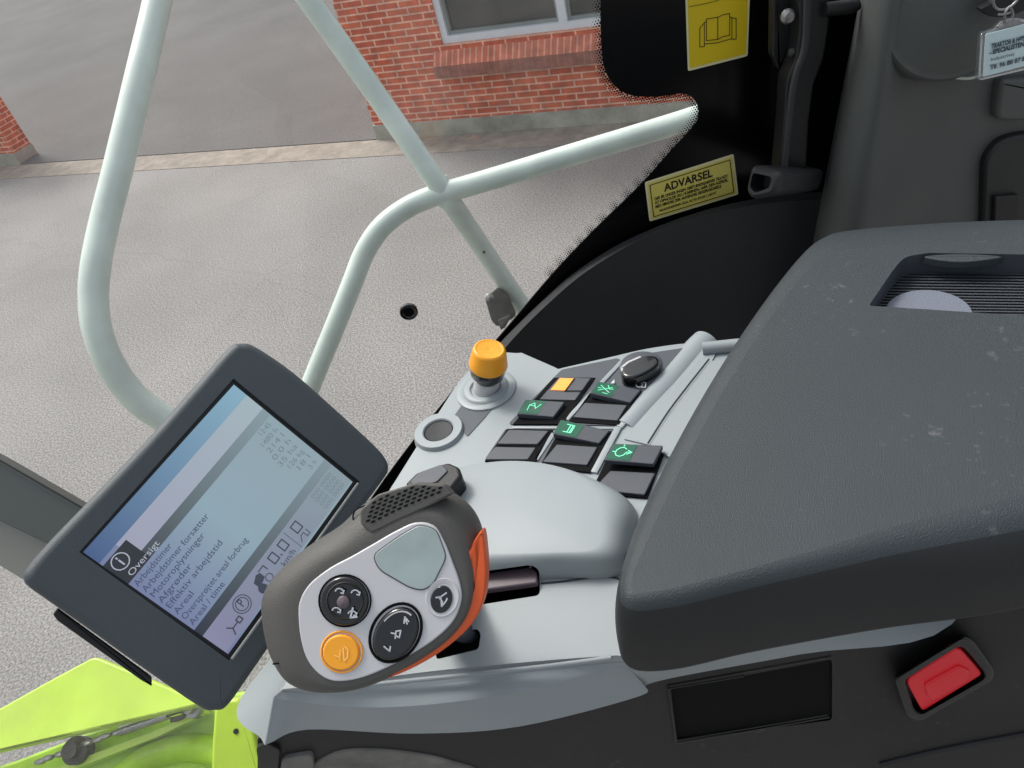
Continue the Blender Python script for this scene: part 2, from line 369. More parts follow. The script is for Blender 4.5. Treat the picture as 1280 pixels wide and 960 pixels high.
def wall_quads(rects, m, name, par, off=0):
    vs, fs, uvs = [], [], []
    def q(a, b, c, d, uv):
        i = len(vs); vs.extend([a, b, c, d]); fs.append((i, i + 1, i + 2, i + 3)); uvs.append(uv)
    for (a, b, c, d, th) in rects:
        for o_ in (off, -th): q(wp(a, c, o_), wp(b, c, o_), wp(b, d, o_), wp(a, d, o_), [(a, c), (b, c), (b, d), (a, d)])
        for e_ in (a, b): q(wp(e_, c, off), wp(e_, d, off), wp(e_, d, -th), wp(e_, c, -th), [(0, c), (0, d), (th, d), (th, c)])
        for e_ in (c, d): q(wp(a, e_, off), wp(b, e_, off), wp(b, e_, -th), wp(a, e_, -th), [(a, 0), (b, 0), (b, th), (a, th)])
    return mk(name, vs, fs, m, par, smooth=False, uvs=uvs)
wall_quads([(uR, wl_u, plv, vt, DEP), (wl_u, wr_u, plv, wl_v, WT), (wl_u, wr_u, wt_v, vt, WT), (wr_u, u1, plv, vt, DEP)], 'brick', 'wall', bld)
wall_quads([(u0, uL, plv, 2.4, .3)], 'brick', 'brickwork', bl2)
MB().add(box_vf(wp(uR, 0, -DEP), WD * (u1 - uR), WN * (DEP + .025), UP * plv)).build('plinth', 'plinth', bld, smooth=False)
MB().add(box_vf(wp(u0, 0, -.32), WD * (uL - u0), WN * .345, UP * plv)).build('plinth', 'plinth', bl2, smooth=False)
MB().add(box_vf(wp(uR - .2, vt + .01, -DEP), WD * (u1 - uR + .4), WN * (DEP + .3), UP * .15)).build('roof', 'hall_wall', bld, smooth=False)
MB().add(box_vf(wp(u0 - .02, 2.405, -.33), WD * (uL - u0 + .05), WN * .36, UP * .08)).build('coping', 'plinth', bl2, smooth=False)
ps = MB().add(box_vf(wp(uL - 22, .002, -30), WD * (uR - uL + 21.98), WN * 30.02, UP * .012)).build('driveway', 'asphalt_dark', smooth=False); struct(ps)
# window
win = MB()
fw = .07
def bar(mb, a, b, c, d, o0, o1): mb.add(box_vf(wp(a, c, o0), WD * (b - a), WN * (o1 - o0), UP * (d - c)))
bar(win, wl_u, wr_u, wl_v, wl_v + fw, -.09, -.02); bar(win, wl_u, wr_u, wt_v - fw, wt_v, -.09, -.02)
bar(win, wl_u, wl_u + fw, wl_v + fw, wt_v - fw, -.09, -.02); bar(win, wr_u - fw, wr_u, wl_v + fw, wt_v - fw, -.09, -.02)
bar(win, mul_u - .04, mul_u + .045, wl_v + fw, wt_v - fw, -.088, -.022)
wf = win.build('window', 'white_frame', bld, smooth=False)
ins = MB()
for a, b in ((wl_u + fw, mul_u - .04), (mul_u + .045, wr_u - fw)):
    for (p, q, r_, s_) in ((a, b, wl_v + fw, wl_v + fw + .03), (a, a + .03, wl_v + fw + .03, wt_v - fw), (b - .03, b, wl_v + fw + .03, wt_v - fw)):
        bar(ins, p + .001, q - .001, r_, s_, -.11, -.06)
ins.build('sash', 'pillar_dark', wf, smooth=False)
pn = MB()
bar(pn, wl_u + fw, mul_u - .04, wl_v + fw, wt_v - fw, -.12, -.10); bar(pn, mul_u + .045, wr_u - fw, wl_v + fw, wt_v - fw, -.12, -.10)
pn.build('pane', 'dark_glass', wf, smooth=False)
a, b = wl_u - .12, wr_u + .12
P = [wp(a, wl_v - .02, -.03), wp(b, wl_v - .02, -.03), wp(b, sill_v + .02, .10), wp(a, sill_v + .02, .10), wp(b, sb_v, .10), wp(a, sb_v, .10), wp(b, sb_v, 0.001), wp(a, sb_v, 0.001)]
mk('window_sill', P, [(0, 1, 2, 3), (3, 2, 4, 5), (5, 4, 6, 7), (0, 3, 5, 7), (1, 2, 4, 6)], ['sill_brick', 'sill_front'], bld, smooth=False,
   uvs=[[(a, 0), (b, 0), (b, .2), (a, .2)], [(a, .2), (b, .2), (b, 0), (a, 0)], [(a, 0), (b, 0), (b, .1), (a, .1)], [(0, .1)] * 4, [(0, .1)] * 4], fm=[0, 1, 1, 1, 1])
# pale concrete strip along the wall
st = MB().add(box_vf(wp(u0, -.1, .026), WD * (u1 - u0), WN * .42, UP * .106)).build('pavement', 'strip', smooth=False); struct(st)
# ================================================================ guard rail outside the glass
rail = thing('guard_rail', 'pale green bent tube guard rail outside the side window', 'railing', O + ray(555, 240) * 1.4 - UP * .8)
tube('hoop_tube', [Dd(d)(x, y) for x, y, d in ((208, -70, 1.2), (197, 0, 1.18), (176, 90, 1.15), (150, 200, 1.13), (130, 280, 1.12), (120, 330, 1.11), (117, 370, 1.11), (121, 410, 1.11), (138, 455, 1.12), (168, 496, 1.14), (210, 527, 1.16), (300, 585, 1.2), (420, 662, 1.27))], .0205, 'rail', rail)
tube('diagonal_tube', [Dd(d)(x, y) for x, y, d in ((330, -80, 1.32), (386, 0, 1.36), (470, 118, 1.42), (552, 236, 1.47), (600, 306, 1.6), (652, 382, 1.72), (720, 480, 1.85))], .0205, 'rail', rail)
tube('cross_tube', [Dd(d)(x, y) for x, y, d in ((1000, 100, 1.36), (868, 147, 1.40), (700, 198, 1.44), (600, 228, 1.465), (545, 244, 1.475), (510, 259, 1.48), (478, 283, 1.48), (456, 315, 1.49), (440, 355, 1.5), (420, 405, 1.52), (390, 478, 1.56), (350, 580, 1.62), (300, 700, 1.7))], .0205, 'rail', rail)
jp = Dd(1.474)(555, 240)
for q_ in (Dd(1.42)(470, 118), Dd(1.6)(600, 306)):
    dq = (q_ - jp).normalized(); lathe('weld_bead', jp + dq * .0225, dq, [(.0200, -.004), (.0225, -.0025), (.0232, 0), (.0222, .002), (.0200, .0035)], 'rail', rail, n=28)
lathe('tube_bolt', Dd(1.56)(605, 315), -VIEW, [(.003, -.004), (.003, .002), (0.0001, .002)], 'black', rail, n=12)
br = MB()
f = Dd(1.66)
br.prism(mp(rnd([(606, 372), (622, 358), (634, 366), (646, 392), (640, 398), (630, 402), (622, 408), (614, 400)], 4), f), -VIEW, .03, .004, 3)
br.add(loft_vf(prism_rings(mp(rnd([(622, 400), (640, 392), (632, 408), (626, 412)], 2), Dd(1.65)), -VIEW, .02, .002)))
cl = br.build('clamp_bracket', 'dark_metal', rail)
lathe('bolt', Dd(1.635)(612, 372), -VIEW, [(.009, 0), (.009, .004), (.006, .006), (0.0001, .007)], 'steel', cl, n=12)
# ================================================================ lime green machine below
lm = thing('machine_cover', 'lime green sheet metal machine cover with a chain under its edge, below the monitor', 'machine cover', O + ray(150, 900) * 2.0 - UP * .5)
nU = (UP * .8 - YY * .2 - VIEW * .3).normalized()
pf = Pp(Dd(1.7)(120, 880), nU)
prism('cover_panel', mp(rnd([(-420, 1030), (-90, 918), (0, 885), (60, 851), (118, 820), (190, 850), (260, 880), (232, 886), (100, 917), (-90, 960), (-400, 1080)], 8, 4), pf), nU, .02, 'lime', lm, r=.006)
pf2 = Pp(Dd(1.7)(120, 880) - nU * .10, nU)
prism('lower_body', mp(rnd([(20, 950), (110, 915), (240, 872), (330, 860), (380, 1150), (-20, 1200), (-350, 1180), (-200, 1020)], 8), pf2), nU, .05, 'lime_dark', lm, r=.01)
mk('ridge', *loft_vf([[p + o_ for p in mp([(50, 972), (120, 945), (200, 915), (262, 888), (264, 893), (204, 922), (124, 953), (54, 980)], pf2)] for o_ in (nU * .0, nU * .03)]), 'lime', lm)
tube('curved_rib', mp([(140, 985), (180, 950), (230, 935), (270, 940), (300, 955)], Pp(Dd(1.7)(120, 880) - nU * .10, nU)), .03, 'lime_dark', lm)
pf3 = Pp(Dd(1.45)(295, 920), (-VIEW + UP * .5).normalized()); n3 = (-VIEW + UP * .5).normalized()
arm = prism('support_arm', mp(rnd([(268, 878), (298, 872), (314, 898), (326, 950), (375, 1130), (270, 1130), (262, 1000), (264, 930)], 7), pf3), n3, .07, 'lime', lm, r=.008)
lathe('rivet', pf3(295, 914), n3, [(.005, 0), (.005, .002), (.0001, .003)], 'dark_metal', arm, n=12)
ch = MB(); pc = Pp(Dd(1.7)(120, 880) - nU * .055, nU)
for i in range(9):
    x = 48 + i * 12.0; y = 952 - i * 4.6
    ch.prism([pc(px, py) + nU * (.006 * (i % 2)) for px, py in ell(x, y, 7.5, 3.4, -22, 14)], nU, .012, .003, 2)
cm = ch.build('chain', 'steel', lm)
tube('spring_rod', mp([(150, 914), (210, 893)], pc), .011, 'steel', lm, smooth=False)
tube('hook', mp([(210, 893), (222, 889), (232, 888), (228, 896), (214, 900)], pc), .006, 'dark_metal', lm)
lathe('pivot', pc(93, 938), nU, [(.03, -.03), (.03, 0), (.018, .004), (.018, .02), (.0001, .02)], 'dark_metal', lm)
lathe('pivot', pc(240, 886), nU, [(.02, -.03), (.02, 0), (.012, .004), (.012, .02), (.0001, .02)], 'steel', lm)

# ================================================================ side window with printed black edge
KW = .844
win2 = thing('side_window', 'large cab side window with black dotted printed edge and safety stickers', 'window', Vv(KW)(500, 900))
gl = mk('pane', mp([(-900, -500), (1500, -500), (1500, 760), (560, 1020), (-900, 1200)], Vv(KW + .008)), [(0, 1, 2, 3, 4)], 'glass', win2, smooth=False)
edge = [(750, -60), (751, 30), (753, 72), (758, 92), (769, 108), (788, 119), (820, 121), (850, 117), (864, 121), (872, 132), (873, 145), (866, 158), (840, 186), (800, 231), (740, 290), (690, 343), (640, 402), (595, 455), (545, 515), (480, 600), (420, 690)]
es = [Vector(q) for q in edge]; sm = []
for i in range(len(es) - 1):
    p0, p1, p2, p3 = es[max(0, i - 1)], es[i], es[i + 1], es[min(len(es) - 1, i + 2)]
    for s in range(4):
        t = s / 4; sm.append(.5 * ((2 * p1) + (p2 - p0) * t + (2 * p0 - 5 * p1 + 4 * p2 - p3) * t * t + (3 * p1 - p0 - 3 * p2 + p3) * t ** 3))
sm.append(es[-1])
prism('printed_border', mp(sm + [(600, 900), (1150, 700), (1150, -60)], Vv(KW)), -YY, .002, 'frit', win2, r=0)
def inside(x, y, poly):
    c = False; n = len(poly)
    for i in range(n):
        a, b = poly[i], poly[i - 1]
        if (a[1] > y) != (b[1] > y) and x < (b[0] - a[0]) * (y - a[1]) / (b[1] - a[1]) + a[0]: c = not c
    return c
poly = [(p[0], p[1]) for p in sm] + [(600, 900), (1150, 700), (1150, -60)]
dots = MB(); pA = Vv(KW)(400, 700); pB = Vv(KW)(1000, -60); st_ = .0031
nx = int((pB.x - pA.x) / st_); nz = int((pB.z - pA.z) / st_ * 1.3)
for i in range(nx):
    for j in range(nz):
        p = Vector((pA.x + (i + .5 * (j % 2)) * st_, KW - .0005, pA.z + j * st_ * .87)); q = px_of(p)
        if not (400 < q[0] < 885 and -30 < q[1] < 660) or inside(q[0], q[1], poly): continue
        d = min((Vector(q) - s).length for s in sm)
        if d > 12 or q[1] > 345: continue
        r = st_ * .52 * (1 - d / 15); dots.poly([p + Vector((r * math.cos(a_ * math.pi / 3), 0, r * math.sin(a_ * math.pi / 3))) for a_ in range(6)])
dd = dots.build('border_dots', 'frit', win2, smooth=False); dd['kind'] = 'stuff'
cap = lathe('window_bolt', Vv(KW)(511, 390), -YY, [(.0118, -.003), (.0118, .001), (.0108, .0022), (.0085, .0018), (.007, .0004), (.0001, .0002)], 'black_gloss', win2, n=28)
# stickers
def sticker(name, corners, m, label, k=KW - .0012, edgepx=2.2):
    f = Vv(k); L = mp(rnd(corners, 2.5, 3), f)
    s = prism(name, L, -YY, .0006, 'sticker_edge', win2, r=0); s['label'] = label
    return s, f
s1, f1 = sticker('warning_sticker', [(806, 228), (917, 192.5), (923, 243), (812, 277)], 'pale_yellow', 'small pale yellow warning sticker headed ADVARSEL')
q1 = [f1(*p) for p in ((806, 228), (917, 192.5), (923, 243), (812, 277))]
def bil(q, u, v, o): return (q[0] * (1 - u) * (1 - v) + q[1] * u * (1 - v) + q[2] * u * v + q[3] * (1 - u) * v) + o
o1 = -YY * .0006
MB().poly([bil(q1, u, v, o1) for u, v in ((.025, .05), (.975, .05), (.975, .95), (.025, .95))]).build('sticker_face', 'pale_yellow', s1, smooth=False)
o2 = -YY * .0010
MB().stroke([bil(q1, u, v, o2) for u, v in ((.05, .10), (.95, .10), (.95, .90), (.05, .90))], .0011, YY, True).build('sticker_line', 'ink', s1, smooth=False)
X1 = (q1[1] - q1[0]); Y1 = (q1[0] - q1[3])
tb = MB(); wdt = X1.length
def tline(body, u, v, size, target, bold=0, tb=tb, q=q1, X=X1, Y=Y1, o=o2, fit=True):
    vf = text(None, body, Vector(), XX, YY, size, None, None, bold=bold); W = max(p.x for p in vf[0]); sx = target * X.length / W
    org = bil(q, u, v, o); xd, yd = X.normalized(), Y.normalized()
    tb.add(([org + xd * p.x * sx + yd * p.y for p in vf[0]], vf[1]))
tline('ADVARSEL', .20, .36, .0145, .55, .0004)
tline('DER ER UNDER INGEN OMSTÆNDIGHEDER TILLADT', .08, .50, .0054, .84, .0002)
tline('AT OPHOLDE SIG I KABINEN, NÅR DEN KØRER,', .08, .60, .0054, .84, .0002)
tline('MED MINDRE DER ANVENDES SIKKERHEDSSELE', .08, .70, .0054, .76, .0002)
tline('MASKINFØREREN SKAL ALTID SIDDE I SÆDET', .12, .82, .0046, .66, .0001)
tb.build('lettering', 'ink', s1, smooth=False)
s2, f2 = sticker('manual_sticker', [(855, -60), (940, -75), (934.5, 70), (860, 89)], 'yellow', 'tall bright yellow sticker with an open book symbol')
q2 = [f2(*p) for p in ((855, -60), (940, -75), (934.5, 70), (860, 89))]
MB().poly([bil(q2, u, v, o1) for u, v in ((.03, .01), (.965, .01), (.965, .975), (.03, .975))]).build('sticker_face', 'yellow', s2, smooth=False)
bk = MB(); fb = lambda pts: [f2(*p) + o2 for p in pts]
Z = lambda x, y: (840 + x * .1042, y * .1042)
for pts in ([(410, 225), (545, 205), (545, 470), (410, 485), (410, 225)], [(545, 205), (610, 175), (688, 160), (688, 420), (610, 435), (545, 470)], [(385, 265), (385, 525), (545, 510), (715, 460), (715, 210), (690, 200)], [(410, 255), (385, 270), (330, 335), (330, 560), (385, 555), (385, 530)], [(715, 210), (765, 220), (765, 465), (715, 470)]):
    bk.stroke(fb([Z(*p) for p in pts]), .0010, YY)
bk.stroke(fb([Z(200, 80), Z(380, 45), Z(560, 0)]), .0007, YY).build('book_symbol', 'ink_brown', s2, smooth=False)
# ================================================================ lower trim under the window
tT = [(1040, 262), (985, 262), (930, 268), (880, 280), (830, 296), (785, 318), (740, 346), (705, 374), (672, 405), (645, 436), (622, 470), (590, 540), (560, 640), (620, 800), (1150, 700), (1150, 262)]
tB = [(1040, 240), (985, 243), (925, 252), (870, 266), (815, 286), (765, 310), (715, 343), (680, 374), (648, 405), (622, 432), (592, 468), (548, 524), (500, 640), (600, 820), (1170, 720), (1170, 240)]
prT = []
fA, fB = Vv(.838), Vv(.80)
tT = [(b[0] + (a[0] - b[0]) * .45, b[1] + (a[1] - b[1]) * .45) for a, b in zip(tT, tB)]
Bv, Tv = mp(cat(tB, 5), fA), mp(cat(tT, 5), fB)
rg = [[b.copy() for b in Bv]]
for i in range(1, 9):
    a_ = math.pi / 2 * i / 8; fh, gh = 1 - math.cos(a_), math.sin(a_)
    rg.append([Vector((b.x + (t.x - b.x) * fh, b.y + (t.y - b.y) * gh, b.z + (t.z - b.z) * fh)) for b, t in zip(Bv, Tv)])
lt = loft('window_trim', rg, 'trim_black', sharp=70, wn=False)
tag(lt, 'bulging black moulded plastic trim panel below the side window', 'trim panel')
# ================================================================ cab pillar trim on the right
rp = thing('pillar_trim', 'dark grey moulded rear pillar lining with a rounded ridge at upper right', 'pillar trim', Vv(.7)(1100, 420))
cols = [(1098, 974, .86), (1086, 986, .80), (1092, 992, .765), (1102, 1006, .742), (1118, 1030, .728), (1128, 1046, .722), (1138, 1062, .728), (1150, 1080, .742), (1200, 1150, .748), (1420, 1420, .75), (1420, 1420, .90)]
rg = []
for fr in (0, .25, .5, .75, 1):
    y = -60 + fr * 520
    rg.append([Vv(k)(a_ + (b - a_) * fr, y) for a_, b, k in cols])
pl = loft('lining', rg, 'cab_grey', rp, sharp=80, wn=False)
fK = lambda k: Vv(k)
# recesses on the lining
prism('storage_recess', mp(rnd([(1228, 330), (1232, 200), (1250, 176), (1276, 168), (1420, 160), (1420, 330)], 12), Vv(.738)), -YY, .012, 'cab_dark', rp, r=.004)
prism('recess_lid', mp(rnd([(1242, 330), (1244, 246), (1276, 244), (1275, 330)], 4), Vv(.732)), -YY, .006, 'black', rp, r=.002)
prism('upper_pocket', mp(rnd([(1246, 150), (1252, 100), (1420, 90), (1420, 142), (1262, 152)], 8), Vv(.736)), -YY, .012, 'cab_grey', rp, r=.005)
bw = Vv(.74)(1196, -12)
lathe('speaker_bowl', bw, -YY + UP * .15, [(.085, -.01), (.083, .006), (.080, .010), (.074, .009), (.055, .018), (.03, .026), (.0001, .028)], 'cab_grey', rp, n=48)
tube('rim_highlight', [Vv(.728)(x, y) for x, y in ((1158, 80), (1172, 90), (1190, 96), (1210, 98), (1226, 94))], .0016, 'highlight_pale', rp, n=10)  # pale tube paints the arc of highlight on the bowl's edge
# ================================================================ pull lever
lv = thing('pull_lever', 'black steel window latch lever hanging down with a plastic grip at its end', 'lever', Vv(.8)(985, 250))
prism('bracket', mp(rnd([(968, -40), (1000, -40), (1000, 20), (986, 58), (974, 88), (966, 70)], 3), Vv(.80)), -YY, .012, 'black', lv, r=.002)
lathe('bolt', Vv(.787)(984, 20), -YY, [(.0075, 0), (.0075, .003), (.005, .006), (.0001, .007)], 'steel', lv, n=14)
lathe('bolt', Vv(.787)(990, 65), -YY, [(.005, 0), (.005, .003), (.003, .005), (.0001, .006)], 'dark_metal', lv, n=14)
armp = [(1000, -40), (1040, -40), (1037, 30), (1030, 75), (1018, 105), (1012, 150), (1008, 222), (974, 220), (980, 160), (984, 100), (995, 75), (1000, 40)]
prism('lever_arm', mp(rnd(armp, 8), Vv(.778)), -YY, .022, 'black', lv, r=.003)
tube('arm_highlight', [Vv(.755)(x, y) for x, y in ((1010, -40), (1009, 20), (1006, 60), (996, 90), (990, 120), (985, 165), (980, 215))], .0035, 'trim_black', lv, n=12)  # paler tube paints a highlight along the lever arm
tube('pin', [Vv(.775)(x, y) for x, y in ((1030, 12), (1062, 8), (1072, 3))], .007, 'black', lv, n=14)
gA, gB = Vv(.742)(954, 230), Vv(.790)(1010, 226)
gx = (gB - gA); gl_ = gx.length; gx.normalize(); gz = (UP - gx * UP.dot(gx)).normalized(); gy = gx.cross(gz)
rg = []
for t, sc in ((-.004, .72), (0, .92), (.004, 1), (gl_ - .004, .92), (gl_, .8)):
    rg.append([gA + gx * t + gz * (.0195 * sc * v) + gy * (.0195 * sc * u) for u, v in rnd([(-1, -.6), (-.5, -1), (1, -.35), (1, .9), (-1, .9)], .35, 4)])
gr = loft('grip', rg, 'trim_black', lv, sharp=50)
cut(gr, loft_vf([[gA + gx * t + gz * (.0195 * sc * v) + gy * (.0195 * sc * u) for u, v in rnd([(-.75, -.3), (-.3, -.6), (.6, -.1), (.6, .55), (-.75, .55)], .2, 4)] for t, sc in ((-.02, 1), (.02, .8))]), 'black')
# ================================================================ key tag
kt = thing('key_tag', 'white printed key tag in clear plastic hanging from a metal ring', 'key tag', Vv(.70)(1260, 100))
fk = Vv(.66); nk = -YY
qk = [fk(*p) for p in ((1226, 42), (1330, 14), (1328, 76), (1222, 101))]
prism('plastic_sleeve', mp(rnd([(1226, 42), (1243, 36), (1256, 24), (1270, 22), (1284, 26), (1330, 14), (1328, 76), (1222, 101)], [5, 4, 4, 4, 4, 5, 5, 4]), fk), nk, .004, 'tag_plastic', kt, r=.001)
MB().stroke([p - YY * .0005 for p in mp(rnd([(1227, 43), (1243, 37), (1258, 25), (1270, 23), (1284, 27), (1330, 15), (1328, 75), (1223.5, 99.5)], 5), fk)], .0018, YY, True).build('sleeve_rim', 'silver', kt, smooth=False)
fk2 = Vv(.6595)
prism('card', mp(rnd([(1232.5, 43), (1326, 19), (1324, 71), (1229, 96)], 1.5), fk2), nk, .001, 'tag_card', kt, r=0)
qk = [Vv(.659)(*p) for p in ((1232.5, 43), (1326, 19), (1324, 71), (1229, 96))]
tb = MB(); Xk = qk[1] - qk[0]; Yk = qk[0] - qk[3]
for body, u, v, sz, tg, bo in (('TRAKTOR & HØSTSPECIALISTEN', .08, .36, .0062, .84, .0003), ('- SPECIALISTEN I MASKINER', .06, .50, .0062, .86, .0003), ('Industrivej', .08, .66, .0046, .32, 0), ('Tlf. 96 88 87 88', .08, .86, .0062, .52, .0002)):
    tline(body, u, v, sz, tg, bo, tb=tb, q=qk, X=Xk, Y=Yk, o=-YY * .0006)
tb.build('lettering', 'tag_text', kt, smooth=False)
rc = Vv(.675)(1260, -6)
tube('key_ring', [rc + Vector((math.cos(a_) * .0125, .0015 * math.sin(a_ * .5), math.sin(a_) * .0125)) for a_ in [2 * math.pi * i / 20 for i in range(21)]], .0012, 'steel', kt, n=10, k=2)
tube('ring_link', [Vv(.662)(x, y) for x, y in ((1262, 8), (1266, 16), (1264, 24), (1257, 25), (1256, 17), (1262, 8))], .0011, 'steel', kt, n=8)
tube('ring_link', [Vv(.663)(x, y) for x, y in ((1248, 18), (1256, 18), (1265, 15))], .001, 'steel', kt, n=8)
prism('key_head', mp(rnd([(1224, 12), (1244, 2), (1262, -30), (1300, -30), (1290, 10), (1262, 22), (1240, 22)], 6), Vv(.69)), nk, .008, 'black', kt, r=.002)

# ================================================================ front pillar at far left
fp = thing('front_pillar', 'grey two-tone cab frame strip behind the left corner of the monitor', 'frame', Dd(1.0)(60, 640))
nn = -VIEW
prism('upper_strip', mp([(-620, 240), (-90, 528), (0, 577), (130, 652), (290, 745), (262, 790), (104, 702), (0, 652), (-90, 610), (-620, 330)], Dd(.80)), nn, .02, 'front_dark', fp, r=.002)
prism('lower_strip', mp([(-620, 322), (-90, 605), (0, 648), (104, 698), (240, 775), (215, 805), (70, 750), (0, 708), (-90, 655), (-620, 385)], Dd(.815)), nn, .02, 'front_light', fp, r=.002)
tube('seal', mp([(-620, 238), (-90, 526), (0, 575.5), (130, 650.5), (290, 743.5)], Dd(.798)), .0012, 'black', fp, smooth=False, n=8)

# ================================================================ side panel under the console (faces the seat)
KS = .262
_pa, _pb = Hh(.512)(385, 912), Hh(.512)(1190, 780); _sn = UP.cross((_pb - _pa)).normalized(); _sn = _sn if _sn.y < 0 else -_sn   # faces the seat
def SP(o): return Pp(_pa - _sn * .006 + _sn * o, _sn)      # o = metres proud of the panel
sp = thing('seat_side_panel', 'black plastic side panel of the seat console below the grey console rim', 'side panel', Vv(KS)(800, 990))
pan = prism('panel', mp([(322, 925), (345, 900), (420, 885), (700, 865), (800, 845), (820, 830), (1000, 800), (1200, 760), (1500, 690), (1500, 1350), (322, 1350)], SP(0)), _sn, .012, 'panel_black', sp, r=0)
cut(pan, loft_vf([mp(rnd([(836, 862), (1040, 824), (1040, 900), (846, 926)], 5), SP(k)) for k in (.02, -.0018)]), 'switch_edge')
MB().stroke(mp([(1038, 822), (836, 858), (845, 930), (1036, 897)], SP(.0008)), .0022, _sn).build('pocket_frame', 'black', sp, smooth=False)
tube('pocket_lip', mp([(1034, 893.5), (940, 910), (846, 925.5), (840, 892), (835, 861), (930, 845)], SP(.0012)), .0007, 'cab_dark', sp, n=8, smooth=False)
tube('lower_seam', mp([(1100, 955), (1180, 936), (1290, 915)], SP(.0005)), .003, 'black', sp, n=8)
prism('dusty_block', mp(rnd([(352, 950), (390, 944), (400, 1000), (345, 1000)], 5), SP(.004)), _sn, .004, 'dusty', sp, r=.0015)
prism('black_clip', mp(rnd([(320, 936), (334, 930), (350, 938), (346, 980), (326, 980)], 4), SP(.004)), _sn, .004, 'black', sp, r=.001)
prism('dusty_swell', mp(cat([(380, 975), (410, 946), (450, 938), (510, 942), (560, 952), (600, 970), (500, 990)], 4), SP(.002)), _sn, .003, 'dusty', sp, r=.002)
# buckle
bk = thing('seat_belt_buckle', 'red push button seat belt buckle in a black housing on the side panel', 'buckle', SP(0)(1180, 900))
fo = SP(.014)
nb = _sn
_ho = [(1118, 848), (1205, 795), (1216, 800), (1243, 838), (1241, 850), (1150, 902), (1134, 896)]; _hi = [(1130, 850), (1199, 807), (1207, 811), (1231, 841), (1229, 849), (1153, 892), (1143, 888)]
def _hr(P_, o_, r_=6): return mp(rnd(P_, r_), SP(o_))
_mid = [((a[0] * 3 + b[0]) / 4, (a[1] * 3 + b[1]) / 4) for a, b in zip(_ho, _hi)]
_rg = [_hr(_hi, .002), _hr(_hi, .0125), _hr([((a[0] + b[0] * 4) / 5, (a[1] + b[1] * 4) / 5) for a, b in zip(_ho, _hi)], .014), _hr(_mid, .014), _hr(_ho, .0125), _hr(_ho, .0), _hr(_hi, .0005)]
loft('housing', _rg, 'cab_dark', bk, caps=(False, False), wn=False)
prism('housing_floor', mp(rnd(_hi, 6), SP(.0045)), _sn, .003, 'black', bk, r=0)
rb_ = prism('push_button', mp(rnd([(1132, 852), (1199, 809), (1229, 843), (1153, 890)], [8, 9, 5, 5]), SP(.0118)), nb, .005, 'red', bk, r=.0015)
prism('finger_ridge', mp(rnd([(1156, 858), (1200, 834), (1214, 840), (1210, 852), (1168, 876), (1160, 872)], 4), SP(.014)), nb, .004, 'red', bk, r=.0018)
# ================================================================ control console
cs = thing('control_console', 'light grey moulded armrest control console with rocker switches', 'control console', Hh(.55)(640, 700))
def crisp(L, idx, f=.14):
    out = []
    for i, p in enumerate(L):
        a, b = L[i - 1], L[(i + 1) % len(L)]
        out += [(p[0] + (a[0] - p[0]) * f, p[1] + (a[1] - p[1]) * f), p, (p[0] + (b[0] - p[0]) * f, p[1] + (b[1] - p[1]) * f)] if i in idx else [p]
    return out
C3 = [(352, 862), (400, 790), (440, 700), (478, 628), (505, 583), (545, 521), (580, 470), (614, 443), (652, 441), (698, 461), (760, 447), (820, 434), (885, 429), (1000, 440), (1080, 520), (1060, 680), (940, 770), (800, 822), (770, 820), (650, 829), (520, 842), (430, 856)]; C3 = crisp(C3, (0, 8, 9))
C2 = [(350, 864), (398, 790), (440, 702), (478, 629), (505, 584), (545, 521), (580, 470), (614, 443), (652, 441), (698, 461), (760, 447), (820, 434), (885, 429), (1000, 440), (1082, 520), (1064, 684), (945, 780), (802, 832), (772, 828), (650, 842), (520, 860), (430, 870)]; C2 = crisp(C2, (0, 8, 9))
C1 = [(342, 872), (388, 800), (436, 705), (476, 631), (505, 585), (546, 522), (581, 471), (614, 444), (652, 442), (698, 462), (760, 448), (820, 435), (885, 430), (1000, 441), (1090, 521), (1090, 700), (960, 792), (806, 838), (776, 833), (650, 866), (520, 883), (430, 884)]; C1 = crisp(C1, (0, 8, 9))
C0 = [(331, 931), (299, 876), (420, 730), (480, 645), (512, 592), (554, 528), (590, 478), (618, 452), (650, 450), (698, 470), (760, 456), (820, 443), (885, 438), (1000, 450), (1230, 600), (1190, 780), (1000, 818), (820, 852), (800, 870), (650, 908), (520, 917), (385, 912)]; C0 = crisp(C0, (0, 8, 9))
def lerp2(A, B, t): return [(a[0] + (b[0] - a[0]) * t, a[1] + (b[1] - a[1]) * t) for a, b in zip(A, B)]
K = 6
def rr(A, h): return mp(cat(A, K), Hh(h))
r1, r0 = rr(C1, .478), rr(C0, .510)
# keep the near edge of the rim a rounded step
rings = [[p.copy() for p in rr(C0, .512)], r0, [a * .03 + b * .97 for a, b in zip(r0, r1)], r1, [p + UP * .0008 for p in inset(r1, UP, .0004)]]
r2 = rr(C2, .473); r3 = rr(C3, .4665)
rings += [[p - UP * .0000 for p in r2], [p for p in inset(r2, UP, .0003)]]
rings += [[p - UP * .001 for p in r3], [p for p in inset(r3, UP, .0004)]]
body = loft('body', rings, 'console_grey', cs, sharp=50)
PZ = .4665
# joystick slots
sl1 = rnd([(590, 716), (664, 706), (674, 712), (675, 744), (600, 756), (560, 762)], 6)
def pocket(pts, h0, h1, o=body, m='black_gloss'): cut(o, loft_vf([mp(pts, Hh(h0)), [p - UP * (h1 - h0) for p in mp(pts, Hh(h0))]]), m)
# long ledge grooves
tube('ledge_line', mp([(410, 861), (520, 850), (600, 842), (690, 832), (764, 822)], Hh(PZ - .0004)), .0016, 'console_grey', cs, n=10)
